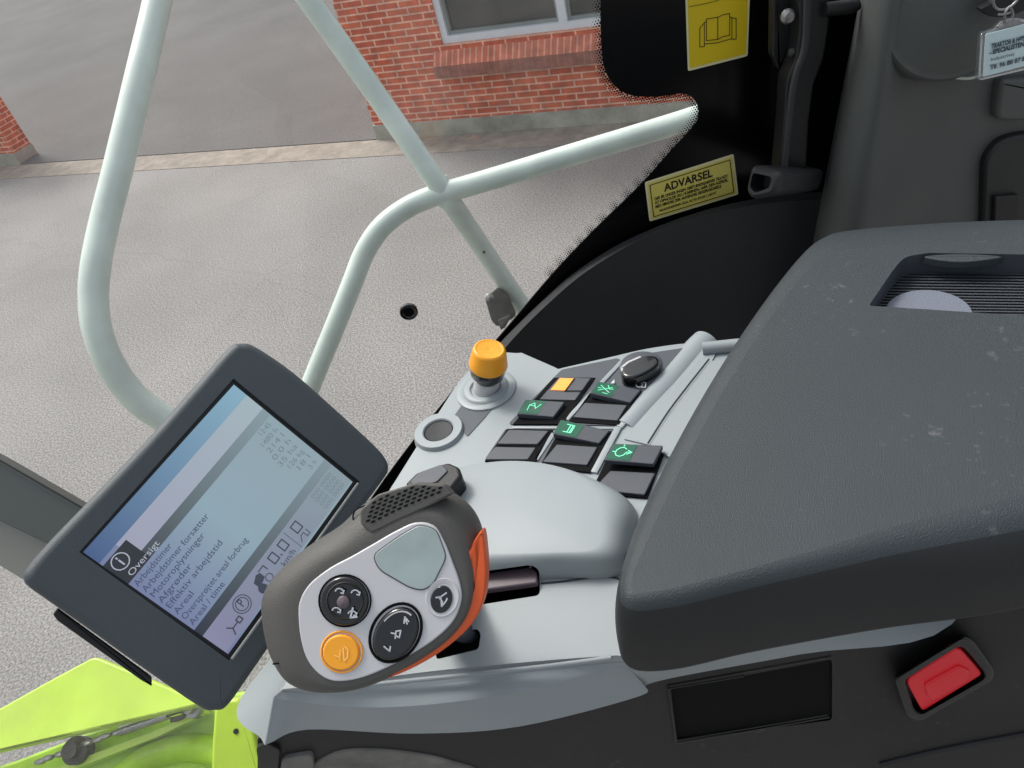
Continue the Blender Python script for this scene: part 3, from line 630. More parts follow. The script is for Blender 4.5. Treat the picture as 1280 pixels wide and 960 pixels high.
# ---- cowl between the joystick and the switches
Tt = [(478, 668), (492, 630), (530, 600), (580, 584), (630, 577), (680, 580), (720, 594), (744, 618), (752, 650), (744, 684), (690, 690), (600, 692), (530, 694)]
Bb = [(462, 690), (478, 650), (520, 622), (570, 606), (630, 596), (690, 600), (750, 615), (795, 640), (792, 682), (776, 723), (690, 727), (600, 735), (520, 740)]
rg = dome_rings(mp(cat(Bb, 6), Hh(PZ + .003)), mp(cat(Tt, 6), Hh(PZ - .022)), 9, 1.0)
tp = rg[-1]; ce = sum(tp, Vector()) / len(tp)
for s in (.75, .5, .25): rg.append([ce + (p - ce) * s + UP * (.0022 * (1 - s * s)) for p in tp])
cowl = loft('cowl', rg, 'console_grey', cs, sharp=70, wn=False)
cut(body, loft_vf([mp(sl1, Hh(PZ - .03)), mp(sl1, Hh(PZ)), [p - UP * .03 for p in mp(sl1, Hh(PZ))]]), 'black_gloss'); cut(cowl, loft_vf([mp(sl1, Hh(PZ - .05)), mp(sl1, Hh(PZ + .03))]), 'black_gloss')
pocket(rnd([(540, 790), (592, 776), (597, 782), (594, 802), (540, 815)], 5), PZ - .01, PZ + .02)
# parting line from the slot to the armrest
tube('parting_line', mp([(676, 729), (700, 727), (740, 722), (768, 722), (778, 727)], Hh(PZ - .0006)), .0007, 'groove', cs, n=6)
mvb = prism('slot_lit_wall', mp(rnd([(592, 718), (662, 708), (671, 713), (672, 728), (592, 739)], 4), Hh(PZ - .006)), UP, .005, 'mauve', cs, r=.0015)  # lit upper wall of the slot, drawn as a mauve plate
for x, y in ((786, 700),):
    lathe('vent_hole', Hh(PZ - .006)(x, y), (-YY - XX * .2 + UP * .3), [(.004, -.004), (.004, .0012), (.0001, .0012)], 'black', cs, n=14)
# ---- black hooded cap at the cowl's front
hc = mp(rnd([(506, 604), (520, 590), (546, 581), (560, 577), (574, 583), (577, 594), (566, 608), (556, 618), (520, 622)], 3), Hh(PZ - .040))
kb = prism('hood_knob', hc, UP, .034, 'black', cs, r=.003)
prism('knob_face', mp(rnd([(512, 602), (524, 590), (552, 580), (560, 588), (546, 602), (520, 608)], 3), Hh(PZ - .0412)), UP, .002, 'switch', kb, r=.0008)
# ---- ring lobes for knob and round button
def lip(c, r0_, r1_, h, z, name, m='console_grey'):
    return lathe(name, c, UP, [(r1_ + .001, -.004), (r1_, z * .6), (r1_ - .001, z), (r0_ + .001, z), (r0_, z * .7), (r0_, -.003), (.0001, -.003)], m, cs, n=48)
PS = Hh(PZ)
b1 = PS(549, 541)
lip(b1, .0138, .0232, 0, .004, 'button_ring')
lathe('round_button', b1, UP, [(.0134, -.004), (.0134, .001), (.0126, .0022), (.008, .0016), (.0001, .0012)], 'trim_black', cs, n=40)
prism('button_plate', mp(rnd([(586, 494), (626, 498), (604, 524), (584, 546), (566, 522)], 3), Hh(PZ - .0006)), UP, .001, 'panel_dark', cs, r=0)
fz = Hh(PZ - .0018); ic = MB()
for pts in ([(592, 503), (600, 511)], [(600, 503), (592, 511)], [(590, 507), (602, 507)], [(596, 502), (596, 512)]): ic.stroke(mp(pts, fz), .0009, UP)
ic.build('fan_symbol', 'icon_grey', cs, smooth=False)
kbse = PS(608, 488)
lathe('knob_ring', kbse, UP, [(.030, -.006), (.029, .0018), (.0265, .0030), (.0225, .0026), (.0215, .004), (.0195, .0052), (.0155, .005), (.0140, .003), (.0001, .003)], 'console_grey', cs, n=48)
ax = (PS(608, 488), Hh(PZ - .06)(612.5, 425)); axd = (ax[1] - ax[0]).normalized()
sk = lathe('stop_knob', kbse + axd * .033, axd, [(.0150, -.002), (.0176, -.0014), (.0181, .0004), (.0178, .003), (.0154, .0165), (.0146, .0184), (.0130, .0193), (.0118, .0190), (.0112, .0186), (.004, .0186), (.0030, .0182), (.0001, .0182)], 'amber', cs, n=48)
lathe('knob_stem', kbse, axd, [(.0125, .002), (.0125, .014), (.0110, .016), (.0112, .018), (.0001, .018)], 'silver', sk, n=40)
lathe('knob_collar', kbse, axd, [(.0100, .010), (.0112, .012), (.0118, .017), (.0162, .022), (.0172, .033), (.0001, .033)], 'black_gloss', sk, n=40)
# ---- switch panel
ZP = Hh(PZ - .0012); q4 = lambda x, y: (560 + x / 4, 420 + y / 4)
pb = MB()
for pts in ([(702, 462), (772, 447.5), (779, 452), (712, 524), (641, 531), (636, 529)], [(786, 445), (860, 434), (779, 532), (716, 531)], [(632, 536), (688, 536), (668, 574), (606, 574)], [(695, 536), (766, 537), (736, 590), (672, 580)]):
    pb.prism(mp(rnd(pts, 2.5), ZP), UP, .002, 0)
pb.build('switch_panel', 'panel_dark', cs)
fr = MB()
for a_, b in (((782, 446), (708, 524)), ((692, 541), (670, 574)), ((858, 437), (774, 533)), ((773, 533), (742, 590))):
    A_, B_ = Hh(PZ - .0022)(*a_), Hh(PZ - .0022)(*b); d_ = (B_ - A_).normalized(); s_ = UP.cross(d_)
    wv = .0022 if a_[0] < 800 and a_[0] != 773 else .0030
    fr.prism([A_ - s_ * wv, B_ - s_ * wv, B_ + s_ * wv, A_ + s_ * wv], UP, .003, .0007, 2)
A_, B_ = Hh(PZ - .002)(640, 533.5), Hh(PZ - .002)(772, 534.5); fr.prism([A_ - YY * .0017, B_ - YY * .0017, B_ + YY * .0017, A_ + YY * .0017], UP, .003, .0006, 2)
fr.build('panel_frame', 'console_grey', cs)
SW = .0025
def quad_prism(name, q, hs, th, m, parent, r=.0009):
    """q: four pixel corners, hs: how far each is raised above the panel"""
    L = [Hh(PZ - SW - h)(x, y) for (x, y), h in zip(q, hs)]
    n = (L[1] - L[0]).cross(L[3] - L[0]).normalized(); n = n if n.z > 0 else -n
    L2 = []
    for i in range(4):
        a_, b, c = L[i - 1], L[i], L[(i + 1) % 4]; d1 = min(.0012, (a_ - b).length * .3)
        s_, e_ = b + (a_ - b).normalized() * d1, b + (c - b).normalized() * d1; L2 += [s_, b * .5 + (s_ + e_) * .25, e_]
    return prism(name, L2, n, th, m, parent, r=r, seg=3), L, n
def sym(L, n, polys, m, parent, w_=.0007, name='symbol'):
    b = MB()
    for pts in polys: b.stroke([bil(L, u, v, n * .0006) for u, v in pts], w_, n)
    return b.build(name, m, parent, smooth=False)
def lens(L, n, u0_, u1_, parent, m='green_lens', e0=.0, e1=.0):
    return MB().poly([bil(L, u, v, n * .0003) for u, v in ((u0_, .06), (u1_ + e1, .06), (u1_ + e1, .94), (u0_ + e0, .94))]).build('indicator_lens', m, parent, smooth=False)
def bezelp(q, parent):
    return MB().prism([Hh(PZ - .0022)(x, y) for x, y in q], UP, .002, 0).build('switch_frame', 'switch_edge', parent)
def rocker(q, hs, th, label, low=None, lhs=(0, 0, 0, 0), frame=None):
    o, L, n = quad_prism('rocker_switch', q, hs, th, 'switch', cs); o['label'] = label
    if low: quad_prism('rocker_half', low, lhs, .002, 'switch', o)
    if frame: bezelp(frame, o)
    return o, L, n
# A: orange lamp above a green raised half
o, L, n = rocker([(657, 499), (706, 502), (692, 521), (646, 517)], (.006, .004, .003, .006), .005, 'raised rocker with green lens left of the panel, orange lamp above it', [(699, 471), (739, 472.5), (719, 500), (674, 499)], (.001,) * 4, [(692, 472), (744, 472), (703, 530), (641, 530)])
lens(L, n, .03, .55, o, e0=.0); sym(L, n, [[(.22, .75), (.2, .4), (.3, .25), (.4, .6), (.48, .3)], [(.2, .4), (.34, .45)]], 'green_icon', o)
Lq = [Hh(PZ - SW - .0016)(*p) for p in ((700, 472.5), (717, 473), (706, 488), (688, 487.5))]; MB().poly([p for p in Lq]).build('lamp_lens', 'amber_lens', o, smooth=False)
MB().stroke([Hh(PZ - SW - .0017)(*p) for p in ((705.5, 488.5), (728, 488.5), (738, 474))], .0012, UP).stroke([Hh(PZ - SW - .0017)(*p) for p in ((718, 473), (706.5, 488))], .0009, UP).build('lamp_gap', 'switch_edge', o, smooth=False)
# B: green upper right + flat half
o, L, n = rocker([(746, 476), (801, 487), (788, 503), (737, 491)], (.006, .002, .002, .007), .005, 'raised rocker with green lens beside the rotary knob', [(731, 503), (784, 506), (772, 525.5), (716, 521)], (.0012,) * 4, [(745, 480), (802, 488), (774, 531), (712, 527)])
lens(L, n, .05, .52, o); sym(L, n, [[(.15, .3), (.42, .7)], [(.15, .7), (.42, .3)], [(.12, .5), (.2, .5)], [(.3, .2), (.38, .45), (.46, .4)], [(.28, .8), (.4, .82)]], 'green_icon', o)
# C: flat, no lens
o, L, n = rocker([(636, 536.5), (686, 538), (672, 555), (621, 554.5)], (.0016,) * 4, .003, 'flat dark rocker without a lens at the lower left of the panel', [(619, 558), (670, 559), (660, 574), (606, 574)], (.0006,) * 4, [(634, 536), (691, 537), (670, 576), (606, 576)])
# D: green + flat
o, L, n = rocker([(701, 524), (762, 538), (749, 554), (691, 542)], (.006, .002, .002, .006), .005, 'raised rocker with green lens in the middle of the panel', [(696, 555), (747, 558.5), (734, 581), (678, 577)], (.0012,) * 4, [(702, 533), (765, 539), (738, 590), (674, 584)])
lens(L, n, .02, .5, o); sym(L, n, [[(.18, .25), (.34, .25)], [(.18, .75), (.34, .75)], [(.26, .25), (.26, .75)], [(.34, .3), (.34, .75)], [(.31, .3), (.31, .72)]], 'green_icon', o, .0009)
# E: large green saddle rocker near the armrest
o, L, n = rocker([(767, 554), (829, 556.5), (817, 580), (755, 575)], (.009, .007, .007, .009), .004, 'large raised rocker with green lens next to the armrest edge', [(763, 588), (819, 591), (806, 618), (740, 612)], (.002,) * 4, [(764, 562), (830, 566), (809, 622), (738, 616)])
lens(L, n, .03, .5, o); sym(L, n, [[(.25 + .11 * math.cos(t), .5 + .26 * math.sin(t)) for t in [i * .7 for i in range(9)]], [(.38, .4), (.47, .5), (.38, .62)], [(.36, .5), (.47, .5)], [(.12, .5), (.08, .5)], [(.25, .18), (.25, .1)]], 'green_icon', o, .0008)
# rotary knob
rk = lathe('rotary_knob', PS(801, 458), UP, [(.0195, 0), (.0195, .002), (.0175, .0032), (.0001, .0032)], 'switch', cs, n=40)
hd = (Hh(PZ - .012)(822, 446) - Hh(PZ - .012)(778, 470)); hc_ = (Hh(PZ - .012)(822, 446) + Hh(PZ - .012)(778, 470)) / 2; hl = hd.length / 2; hd.normalize(); hs_ = UP.cross(hd)
def gring(s, z): return [hc_ + hd * (hl * s * math.copysign(abs(math.cos(t)) ** .8, math.cos(t))) + hs_ * (.0112 * s * math.sin(t)) + UP * z for t in [2 * math.pi * i / 28 for i in range(28)]]
loft('knob_grip', [gring(1.02, -.010), gring(1.0, -.002), gring(.93, .0), gring(.8, .0012)], 'black_gloss', rk, sharp=60)
mbk = MB().stroke([Hh(PZ - .0045)(x, y) for x, y in ((779, 467), (777, 459), (786, 452), (800, 446))], .0020, UP)  # painted white highlight along the knob's left edge
mbk.build('knob_highlight', 'silver', rk, smooth=False)
ic = MB(); fz = Hh(PZ - .0035)
ic.poly(mp([(763, 479), (768, 474), (768, 479)], fz)); ic.stroke(mp(ell(799, 481, 4, 3, 0, 10), fz), .0008, UP, True); ic.stroke(mp([(803, 478), (807, 478), (807, 484), (802, 484)], fz), .0008, UP)
ic.build('dial_symbol', 'icon_grey', cs, smooth=False)
# ridge and trough beside the armrest
tube('ridge', [Hh(PZ + .0125)(x, y) for x, y in ((883, 431), (870, 444), (838, 482), (807, 515), (782, 543))], .0155, 'console_grey', cs, n=48)
prism('trough', mp(rnd([(884, 436), (896, 440), (830, 560), (812, 556), (778, 548), (830, 500)], 4), Hh(PZ - .0015)), UP, .002, 'console_grey', cs, r=.0005)
tube('trough_seam', mp([(886, 449), (860, 482), (835, 515), (810, 554)], Hh(PZ - .0040)), .0008, 'groove', cs, n=6)
prism('inner_flap', mp(rnd([(888, 450), (912, 452), (900, 500), (860, 590), (838, 572), (812, 555), (836, 517)], 3), Hh(PZ - .003)), UP, .003, 'console_grey', cs, r=.001)
tube('end_bar', mp([(878, 436), (930, 431), (980, 428)], Hh(PZ - .004)), .0062, 'console_grey', cs, n=20)
# ================================================================ armrest
ar = thing('armrest', 'large dark blue grey textured armrest pad with scuffs and an inset tray', 'armrest', Hh(.46)(1050, 600))
T = [(1064, 312), (1030, 322), (1002, 346), (958, 405), (908, 482), (864, 562), (829, 632), (803, 690), (790, 722), (797, 740), (850, 733), (930, 712), (1030, 684), (1120, 657), (1220, 632), (1320, 610), (1420, 586), (1424, 480), (1424, 300), (1280, 300), (1160, 304)]
B = [(1062, 326), (1028, 334), (1000, 356), (956, 412), (906, 488), (860, 568), (824, 640), (796, 704), (774, 792), (786, 832), (840, 835), (930, 815), (1030, 796), (1120, 781), (1220, 768), (1320, 750), (1420, 728), (1430, 500), (1430, 318), (1280, 316), (1160, 319)]
Bq, Tq = mp(cat(B, 6), Hh(.448)), mp(cat(T, 6), Hh(.388))
rg = [[b * 1.0 - UP * .008 for b in inset(Bq, UP, .004)], [b - UP * .003 for b in inset(Bq, UP, .0005)]] + dome_rings(Bq, Tq, 10, 1.25)
_n = len(Bq); _fm = [1 if (a_ <= 8 and 46 <= i_ <= 102) else 0 for a_ in range(len(rg) - 1) for i_ in range(_n)] + [1, 0]  # shade on the near front painted in as a darker second material
pad = loft('pad', rg, ['armrest', 'armrest_shade'], ar, sharp=60, fm=_fm)
tray_px = rnd([(1086, 382), (1116, 338), (1130, 321), (1160, 316), (1395, 320), (1395, 402)], [3, 8, 10, 6, 4, 4])
tl = mp(tray_px, Hh(.388))
cut(pad, loft_vf([[p + UP * .01 for p in tl], [p - UP * .022 for p in tl]]), 'tray')
tf = MB(); zt = .388 + .0185
for i in range(26):
    y = 322 + i * 3.6
    tf.add(loft_vf([mp([(1096, y), (1385, y + 3.2), (1385, y + 5.2), (1096, y + 2.0)], Hh(zt)), mp([(1096, y + .5), (1385, y + 3.7), (1385, y + 4.7), (1096, y + 1.5)], Hh(zt - .0012))]))
tf.build('ribbed_mat', 'tray', ar, smooth=False)
disc = lathe('round_pad', Hh(zt - .0013)(1160, 392), UP, [(.030, -.001), (.030, .001), (.029, .0016), (.0001, .0016)], 'disc', ar, n=48)
lp = mp(cat([(1156, 320), (1200, 317), (1252, 320), (1236, 324), (1205, 327), (1176, 325)], 5), Hh(.3885))
prism('tray_latch', lp, UP, .006, 'armrest', ar, r=.001)
for i, (x, y, l, a_) in enumerate(((878, 548, 7, 10), (894, 553, 5, 20), (905, 545, 4, 0), (915, 536, 10, 4), (946, 497, 6, -60), (868, 527, 16, -12), (951, 664, 6, 20), (816, 816, 7, -18))):
    pass
# ================================================================ joystick
js = thing('joystick', 'ergonomic drive joystick with silver face, coloured buttons and orange side rim', 'joystick', Hh(PZ)(560, 770))
OUT = [(331, 770), (332, 742), (348, 716), (384, 684), (428, 655), (452, 632), (482, 616), (520, 608), (556, 613), (582, 629), (598, 652), (605, 682), (606, 718), (600, 752), (582, 783), (548, 811), (508, 833), (470, 850), (430, 859), (390, 859), (360, 846), (340, 812)]
PLT = [(373, 775), (374, 752), (386, 730), (412, 709), (440, 694), (466, 679), (494, 663), (520, 652), (543, 656), (556, 675), (567, 702), (576, 728), (578, 750), (568, 776), (545, 799), (512, 820), (478, 838), (448, 849), (420, 852), (400, 844), (384, 825), (376, 800)]
jn = (-VIEW + UP * .12 - XX * .05).normalized()
jf = Pp(Dd(.415)(480, 760), jn)
plt = mp(cat(PLT, 5), jf); out_ = [p - jn * .022 for p in mp(cat(OUT, 5), Pp(Dd(.415)(480, 760), jn))]
def scale_to_px(px, plane): return mp(cat(px, 5), plane)
out_ = scale_to_px(OUT, Pp(Dd(.415)(480, 760) - jn * .024, jn))
T0 = inset(plt, jn, -.0022)
rg = []
ctr = sum(out_, Vector()) / len(out_)
for s, dz in ((.45, .052), (.75, .044), (.92, .030), (.985, .014)): rg.append([ctr + (p - ctr) * s - jn * dz for p in out_])
for i in range(9):
    a_ = math.pi / 2 * i / 8; fh, gh = (1 - math.cos(a_)), math.sin(a_)
    rg.append([(lambda dv: b + (dv - jn * dv.dot(jn)) * fh + jn * dv.dot(jn) * gh)(t - b) for b, t in zip(out_, T0)])
rg.append(plt); 
shell = loft('shell', rg, 'taupe', js, sharp=70, wn=False)
plate = prism('face_plate', [p + jn * .0012 for p in inset(plt, jn, .0004)], jn, .003, 'silver', js, r=.001)
jt = lambda o_: Pp(Dd(.415)(480, 760) + jn * o_, jn)
# glossy inset window
wq = rnd([(466, 694), (500, 670), (524, 656), (545, 662), (558, 696), (541, 730), (528, 738), (512, 734), (474, 712)], [9, 5, 8, 8, 9, 7, 7, 7, 9])
prism('inlay', mp(wq, jt(.0020)), jn, .001, 'silver_green', js, r=.0004)
MB().stroke(mp(wq, jt(.0014)), .0010, jn, True).build('inlay_seam', 'taupe', js, smooth=False)
# buttons
def btn(name, e, h, m, r=.0012, well=1.10):
    L = mp(e, jt(.0012)); c_ = sum(L, Vector()) / len(L)
    wl = loft_vf([[c_ + (p - c_) * well + jn * .002 for p in L], [c_ + (p - c_) * well - jn * .0015 for p in L]])
    b = MB().add(loft_vf([[c_ + (p - c_) * (well + .0) + jn * .0001 for p in L], [c_ + (p - c_) * well + jn * .0010 for p in L], [c_ + (p - c_) * (well - .03) + jn * .0014 for p in L], [c_ + (p - c_) * 1.02 + jn * .0006 for p in L], [c_ + (p - c_) * 1.0 - jn * .0002 for p in L]]))
    return prism(name, [p + jn * h for p in L], jn, h + .001, m, js, r=r), c_
e1 = ell(431, 751, 30.5, 31)
b, c_ = btn('four_way_button', e1, .0022, 'black_gloss', .0018)
MB().add(loft_vf([mp(ell(431, 751, a_, a_), jt(z)) for a_, z in ((33.5, .0011), (33, .0020), (31.5, .0018), (31, .0008))], (False, False))).build('ring', 'switch_edge', b)
MB().add(loft_vf([mp(ell(431, 751, a_, a_), jt(z)) for a_, z in ((24, .0034), (22.5, .0046), (21, .0034))], (False, False))).build('chrome_ring', 'dark_metal', b)
lathe('centre_stud', jt(.003)(430, 752), jn, [(.0035, 0), (.0034, .002), (.0025, .0027), (.0001, .003)], 'mauve', b, n=20)
ic = MB(); fi = jt(.0052)
for ax_, ay_ in ((424, 740), (444, 742), (420, 764), (440, 768)):
    ic.stroke(mp([(ax_ + 5 * math.cos(t), ay_ + 4.5 * math.sin(t)) for t in [3.4 + .5 * i for i in range(6)]], fi), .0007, jn)
    ic.stroke(mp([(ax_ + 2, ay_ + 1), (ax_ + 5, ay_ + 2), (ax_ + 6, ay_ - 2)], fi), .0007, jn)
ic.stroke(mp([(441, 760), (438, 772), (446, 771)], fi), .0010, jn)
ic.build('arrow_symbols', 'icon_grey', b, smooth=False)
b, c_ = btn('orange_button', ell(427, 815, 23, 22.5), .0018, 'amber', .0012)
MB().add(loft_vf([mp(ell(427, 815, a_, a_), jt(z)) for a_, z in ((27, .0011), (26, .0022), (24.5, .0020), (24, .0005))], (False, False))).build('ring', 'amber', b)
ic = MB(); fi = jt(.0034)
ic.stroke(mp([(431, 808), (435, 812), (434, 822), (430, 826), (429, 810)], fi), .0007, jn); ic.stroke(mp([(418, 819), (425, 822), (424, 817)], fi), .0006, jn); ic.stroke(mp([(425, 812), (425, 825)], fi), .0005, jn)
ic.build('horn_symbol', 'icon_pale', b, smooth=False)
b, c_ = btn('oval_rocker', ell(495, 792, 36, 26, -58), .0026, 'black_gloss', .0022)
MB().add(loft_vf([mp(ell(494.5, 791, a_, b_, -58), jt(z)) for a_, b_, z in ((41, 31.5, .0011), (40, 30.5, .0024), (38, 28.5, .0022), (36.5, 27, .0006))], (False, False))).build('ring', 'switch_edge', b)
mk('chrome_edge', *loft_vf([[jt(.0042)(495 + r_ * 1.0 * math.cos(t) * math.cos(-1.012) - r_ * .70 * math.sin(t) * math.sin(-1.012), 792 + r_ * math.cos(t) * math.sin(-1.012) + r_ * .70 * math.sin(t) * math.cos(-1.012)) for r_ in (31, 29)] for t in [2.2 + .2 * i - 3.6 for i in range(9)]], (False, False), closed=False), 'silver', b)
ic = MB(); fi = jt(.0046)
for pts in ([(505, 779), (506, 771), (511, 777)], [(506, 772), (509, 780)], [(481, 809), (487, 814), (488, 808)], [(480, 808), (487, 814)], [(494, 794), (499, 797), (501, 788), (495, 789), (494, 798)], [(489, 791), (493, 792)]): ic.stroke(mp(pts, fi), .0008, jn)
ic.build('arrow_symbols', 'icon_grey', b, smooth=False)
b, c_ = btn('small_button', ell(552, 749, 13.5, 17.5, 15), .0010, 'black_gloss', .0008)
MB().add(loft_vf([mp(ell(553, 747, a_, b_, 15), jt(z)) for a_, b_, z in ((21, 25, .0011), (20, 24, .0018), (15, 19, .0014), (13.5, 17.5, .0002))], (False, False))).build('well', 'silver', b)
ic = MB(); fi = jt(.0026)
for pts in ([(545, 747), (551, 746), (558, 741)], [(551, 746), (552, 757)], [(548, 746), (553, 752), (552, 758), (557, 752), (559, 748)]): ic.stroke(mp(pts, fi), .0008, jn)
ic.build('symbol', 'icon_grey', b, smooth=False)
# orange rim
orp = cat([(603, 664), (607, 690), (608, 722), (603, 756), (585, 786), (551, 815), (515, 836), (484, 848), (494, 834), (530, 806), (560, 779), (581, 752), (590, 734), (586, 712), (587, 690), (595, 672)], 4)
jo = Pp(Dd(.415)(480, 760) - jn * .0030, jn)
prism('side_rim', mp(orp, jo), jn, .016, 'orange', js, r=.0015)
# textured thumb rest with dark dimples
th_px = rnd([(450, 655), (450, 637), (472, 618), (518, 604), (554, 606), (566, 618), (534, 634), (494, 652), (464, 667)], 4)
jh = Pp(Dd(.415)(480, 760) + jn * .0004, jn)
th_ = prism('thumb_rest', mp(th_px, jh), jn, .012, 'taupe', js, r=.0012)
dm = MB(); jh2 = Pp(Dd(.415)(480, 760) + jn * .0007, jn); poly = [(p[0], p[1]) for p in th_px]
for i in range(14):
    for j in range(7):
        x = 458 + i * 8.2 + j * 1.9; y = 654 - i * 3.6 - j * 5.6 + (i - 6.5) ** 2 * .06
        if all(inside(x + dx, y + dy, poly) for dx in (-4, 4) for dy in (-3, 3)):
            dm.poly(mp([(x - 2.7, y + 2.1), (x + 2.2, y + .5), (x + 3.0, y - 2.4), (x - 1.8, y - .9)], jh2))
dm.build('dimples', 'switch_edge', th_, smooth=False)
tube('shell_seam', mp([(455, 655), (442, 650), (444, 638), (456, 632)], Pp(Dd(.415)(480, 760) - jn * .0085, jn)), .0005, 'switch_edge', js, n=6)
tube('side_seam', mp([(341, 830), (356, 828), (377, 826)], Pp(Dd(.415)(480, 760) - jn * .006, jn)), .0005, 'switch_edge', js, n=6)
tube('stem', [Pp(Dd(.415)(480, 760) - jn * .05, jn)(520, 750), Hh(PZ - .02)(560, 752), Hh(PZ + .02)(585, 742)], .016, 'black', js)
tube('lever_bar', [Hh(PZ - .012)(540, 770), Hh(PZ - .001)(575, 789), Hh(PZ + .01)(588, 792)], .007, 'switch', js)
# ================================================================ monitor
C = [(22, 728), (305, 418), (496, 580), (272, 900)]
D0 = .472
R_ = [ray(*p) for p in C]
A3 = Matrix(((R_[0].x, -R_[1].x, R_[2].x), (R_[0].y, -R_[1].y, R_[2].y), (R_[0].z, -R_[1].z, R_[2].z)))
sol = A3.inverted() @ (R_[3] * D0)
mc = [O + R_[0] * sol[0], O + R_[1] * sol[1], O + R_[2] * sol[2], O + R_[3] * D0]
mn = (mc[1] - mc[0]).cross(mc[3] - mc[0]).normalized(); mn = mn if mn.dot(VIEW) < 0 else -mn
mon = thing('monitor', 'dark grey display monitor with a lit menu screen mounted left of the joystick', 'monitor', sum(mc, Vector()) / 4 - UP * .08)
mf = lambda o_: Pp(mc[0] + mn * o_, mn)
OUTM = cat([(33, 710), (62, 676), (120, 616), (180, 553), (240, 486), (286, 434), (303, 427), (322, 432), (370, 465), (430, 518), (470, 555), (485, 573), (488, 586), (480, 601), (430, 670), (370, 762), (310, 850), (285, 884), (270, 889), (250, 884), (180, 836), (110, 786), (50, 744), (35, 733), (29, 724)], 4)
SC = [(104, 690), (293, 480), (442, 602), (286, 818)]
scr = [mf(-.004)(*p) for p in SC]
WO = [(99, 690), (292, 473), (450, 602), (287, 826)]
_cc = Vector((270, 655)); _in = []
for p in OUTM:
    d = Vector(p) - _cc; best = None
    for a, b in zip(WO, WO[1:] + WO[:1]):
        a, b = Vector(a), Vector(b); e_ = b - a; den = d.x * e_.y - d.y * e_.x
        if abs(den) < 1e-9: continue
        q = a - _cc; t_ = (q.x * e_.y - q.y * e_.x) / den; u_ = (q.x * d.y - q.y * d.x) / den
        if t_ > 0 and -1e-6 <= u_ <= 1 + 1e-6: best = _cc + d * t_ if best is None or t_ < (best - _cc).length / d.length else best
    _in.append(best)
for c_ in WO:
    k = min(range(len(_in)), key=lambda i: (_in[i] - Vector(c_)).length); _in[k] = Vector(c_)
_pr = prism_rings(mp(OUTM, mf(-.004)), mn, .030, .006, 6, .01)
case = loft('casing', [[p - mn * .0032 for p in mp(_in, mf(-.004))], mp(_in, mf(-.004))] + _pr, 'bezel', mon, sharp=50)
prism('screen_gap', [p - mn * .0028 for p in mp(rnd(WO, 1), mf(-.004))], mn, .0003, 'black', mon, r=0)
# screen picture: lit panel with its own layout (u along the text, v down the screen)
sq = [p - mn * .0022 for p in scr]
scm = bpy.data.materials.new('screen'); scm.use_nodes = True; t = scm.node_tree; p = t.nodes['Principled BSDF']
uvn = t.nodes.new('ShaderNodeUVMap'); sep = t.nodes.new('ShaderNodeSeparateXYZ'); rp_ = t.nodes.new('ShaderNodeValToRGB')
t.links.new(uvn.outputs[0], sep.inputs[0]); t.links.new(sep.outputs[0], rp_.inputs[0]); e = rp_.color_ramp.elements
e[0].position = 0; e[0].color = lin((118, 128, 168)); e[1].position = .85; e[1].color = lin((150, 172, 182)); x = e.new(.45); x.color = lin((148, 174, 188))
p.inputs['Base Color'].default_value = (.04, .045, .05, 1); p.inputs['Roughness'].default_value = .18; p.inputs['Emission Strength'].default_value = .5
t.links.new(rp_.outputs[0], p.inputs['Emission Color']); MAT['screen'] = scm
so_ = mk('screen', sq, [(0, 1, 2, 3)], 'screen', mon, smooth=False, uvs=[[(0, 0), (1, 0), (1, 1), (0, 1)]])
def led(name, ca, cb, es=.5):
    m = bpy.data.materials.new(name); m.use_nodes = True; t = m.node_tree; p = t.nodes['Principled BSDF']
    u_ = t.nodes.new('ShaderNodeUVMap'); s_ = t.nodes.new('ShaderNodeSeparateXYZ'); r_ = t.nodes.new('ShaderNodeValToRGB')
    t.links.new(u_.outputs[0], s_.inputs[0]); t.links.new(s_.outputs[0], r_.inputs[0]); r_.color_ramp.elements[0].color = lin(ca); r_.color_ramp.elements[1].color = lin(cb)
    p.inputs['Base Color'].default_value = (.04, .045, .05, 1); p.inputs['Roughness'].default_value = .18; p.inputs['Emission Strength'].default_value = es
    t.links.new(r_.outputs[0], p.inputs['Emission Color']); MAT[name] = m
led('led_blue', (66, 92, 140), (140, 182, 204)); led('led_pale', (165, 165, 190), (172, 190, 198)); led('led_band', (22, 26, 28), (140, 160, 168)); led('led_band2', (20, 24, 44), (134, 152, 160))
led('led_foot', (140, 140, 172), (142, 160, 168)); led('led_black', (14, 16, 24), (14, 16, 24)); led('led_text', (58, 64, 100), (58, 64, 100)); led('led_white', (180, 185, 200), (180, 185, 200)); led('led_faint', (116, 138, 148), (116, 138, 148)); led('led_line', (60, 68, 82), (90, 104, 114))
so3 = [0]
def sband(name, u0_, u1_, v0, v1, m, lv_=1):
    o_ = mn * (.0003 * lv_); q = [bil(sq, u, v, o_) for u, v in ((u0_, v0), (u1_, v0), (u1_, v1), (u0_, v1))]
    return mk(name, q, [(0, 1, 2, 3)], m, so_, smooth=False, uvs=[[(u0_, 0), (u1_, 0), (u1_, 1), (u0_, 1)]])
sband('title_bar', 0, 1, 0, .105, 'led_blue'); sband('blank_row', .10, 1, .105, .235, 'led_pale'); sband('heading_band', .12, 1, .235, .30, 'led_band'); sband('heading_box', 0, .14, .13, .30, 'led_black', 2)
sband('lower_band', 0, 1, .755, .815, 'led_band2'); sband('status_bar', 0, 1, .815, .985, 'led_foot')
X_, Y_ = sq[1] - sq[0], sq[0] - sq[3]
def sl_(tb, body, u, v, size, wd, bold=0): tline(body, u, v, size, wd, bold, tb=tb, q=sq, X=X_, Y=Y_, o=mn * .0012)
tt = MB(); 
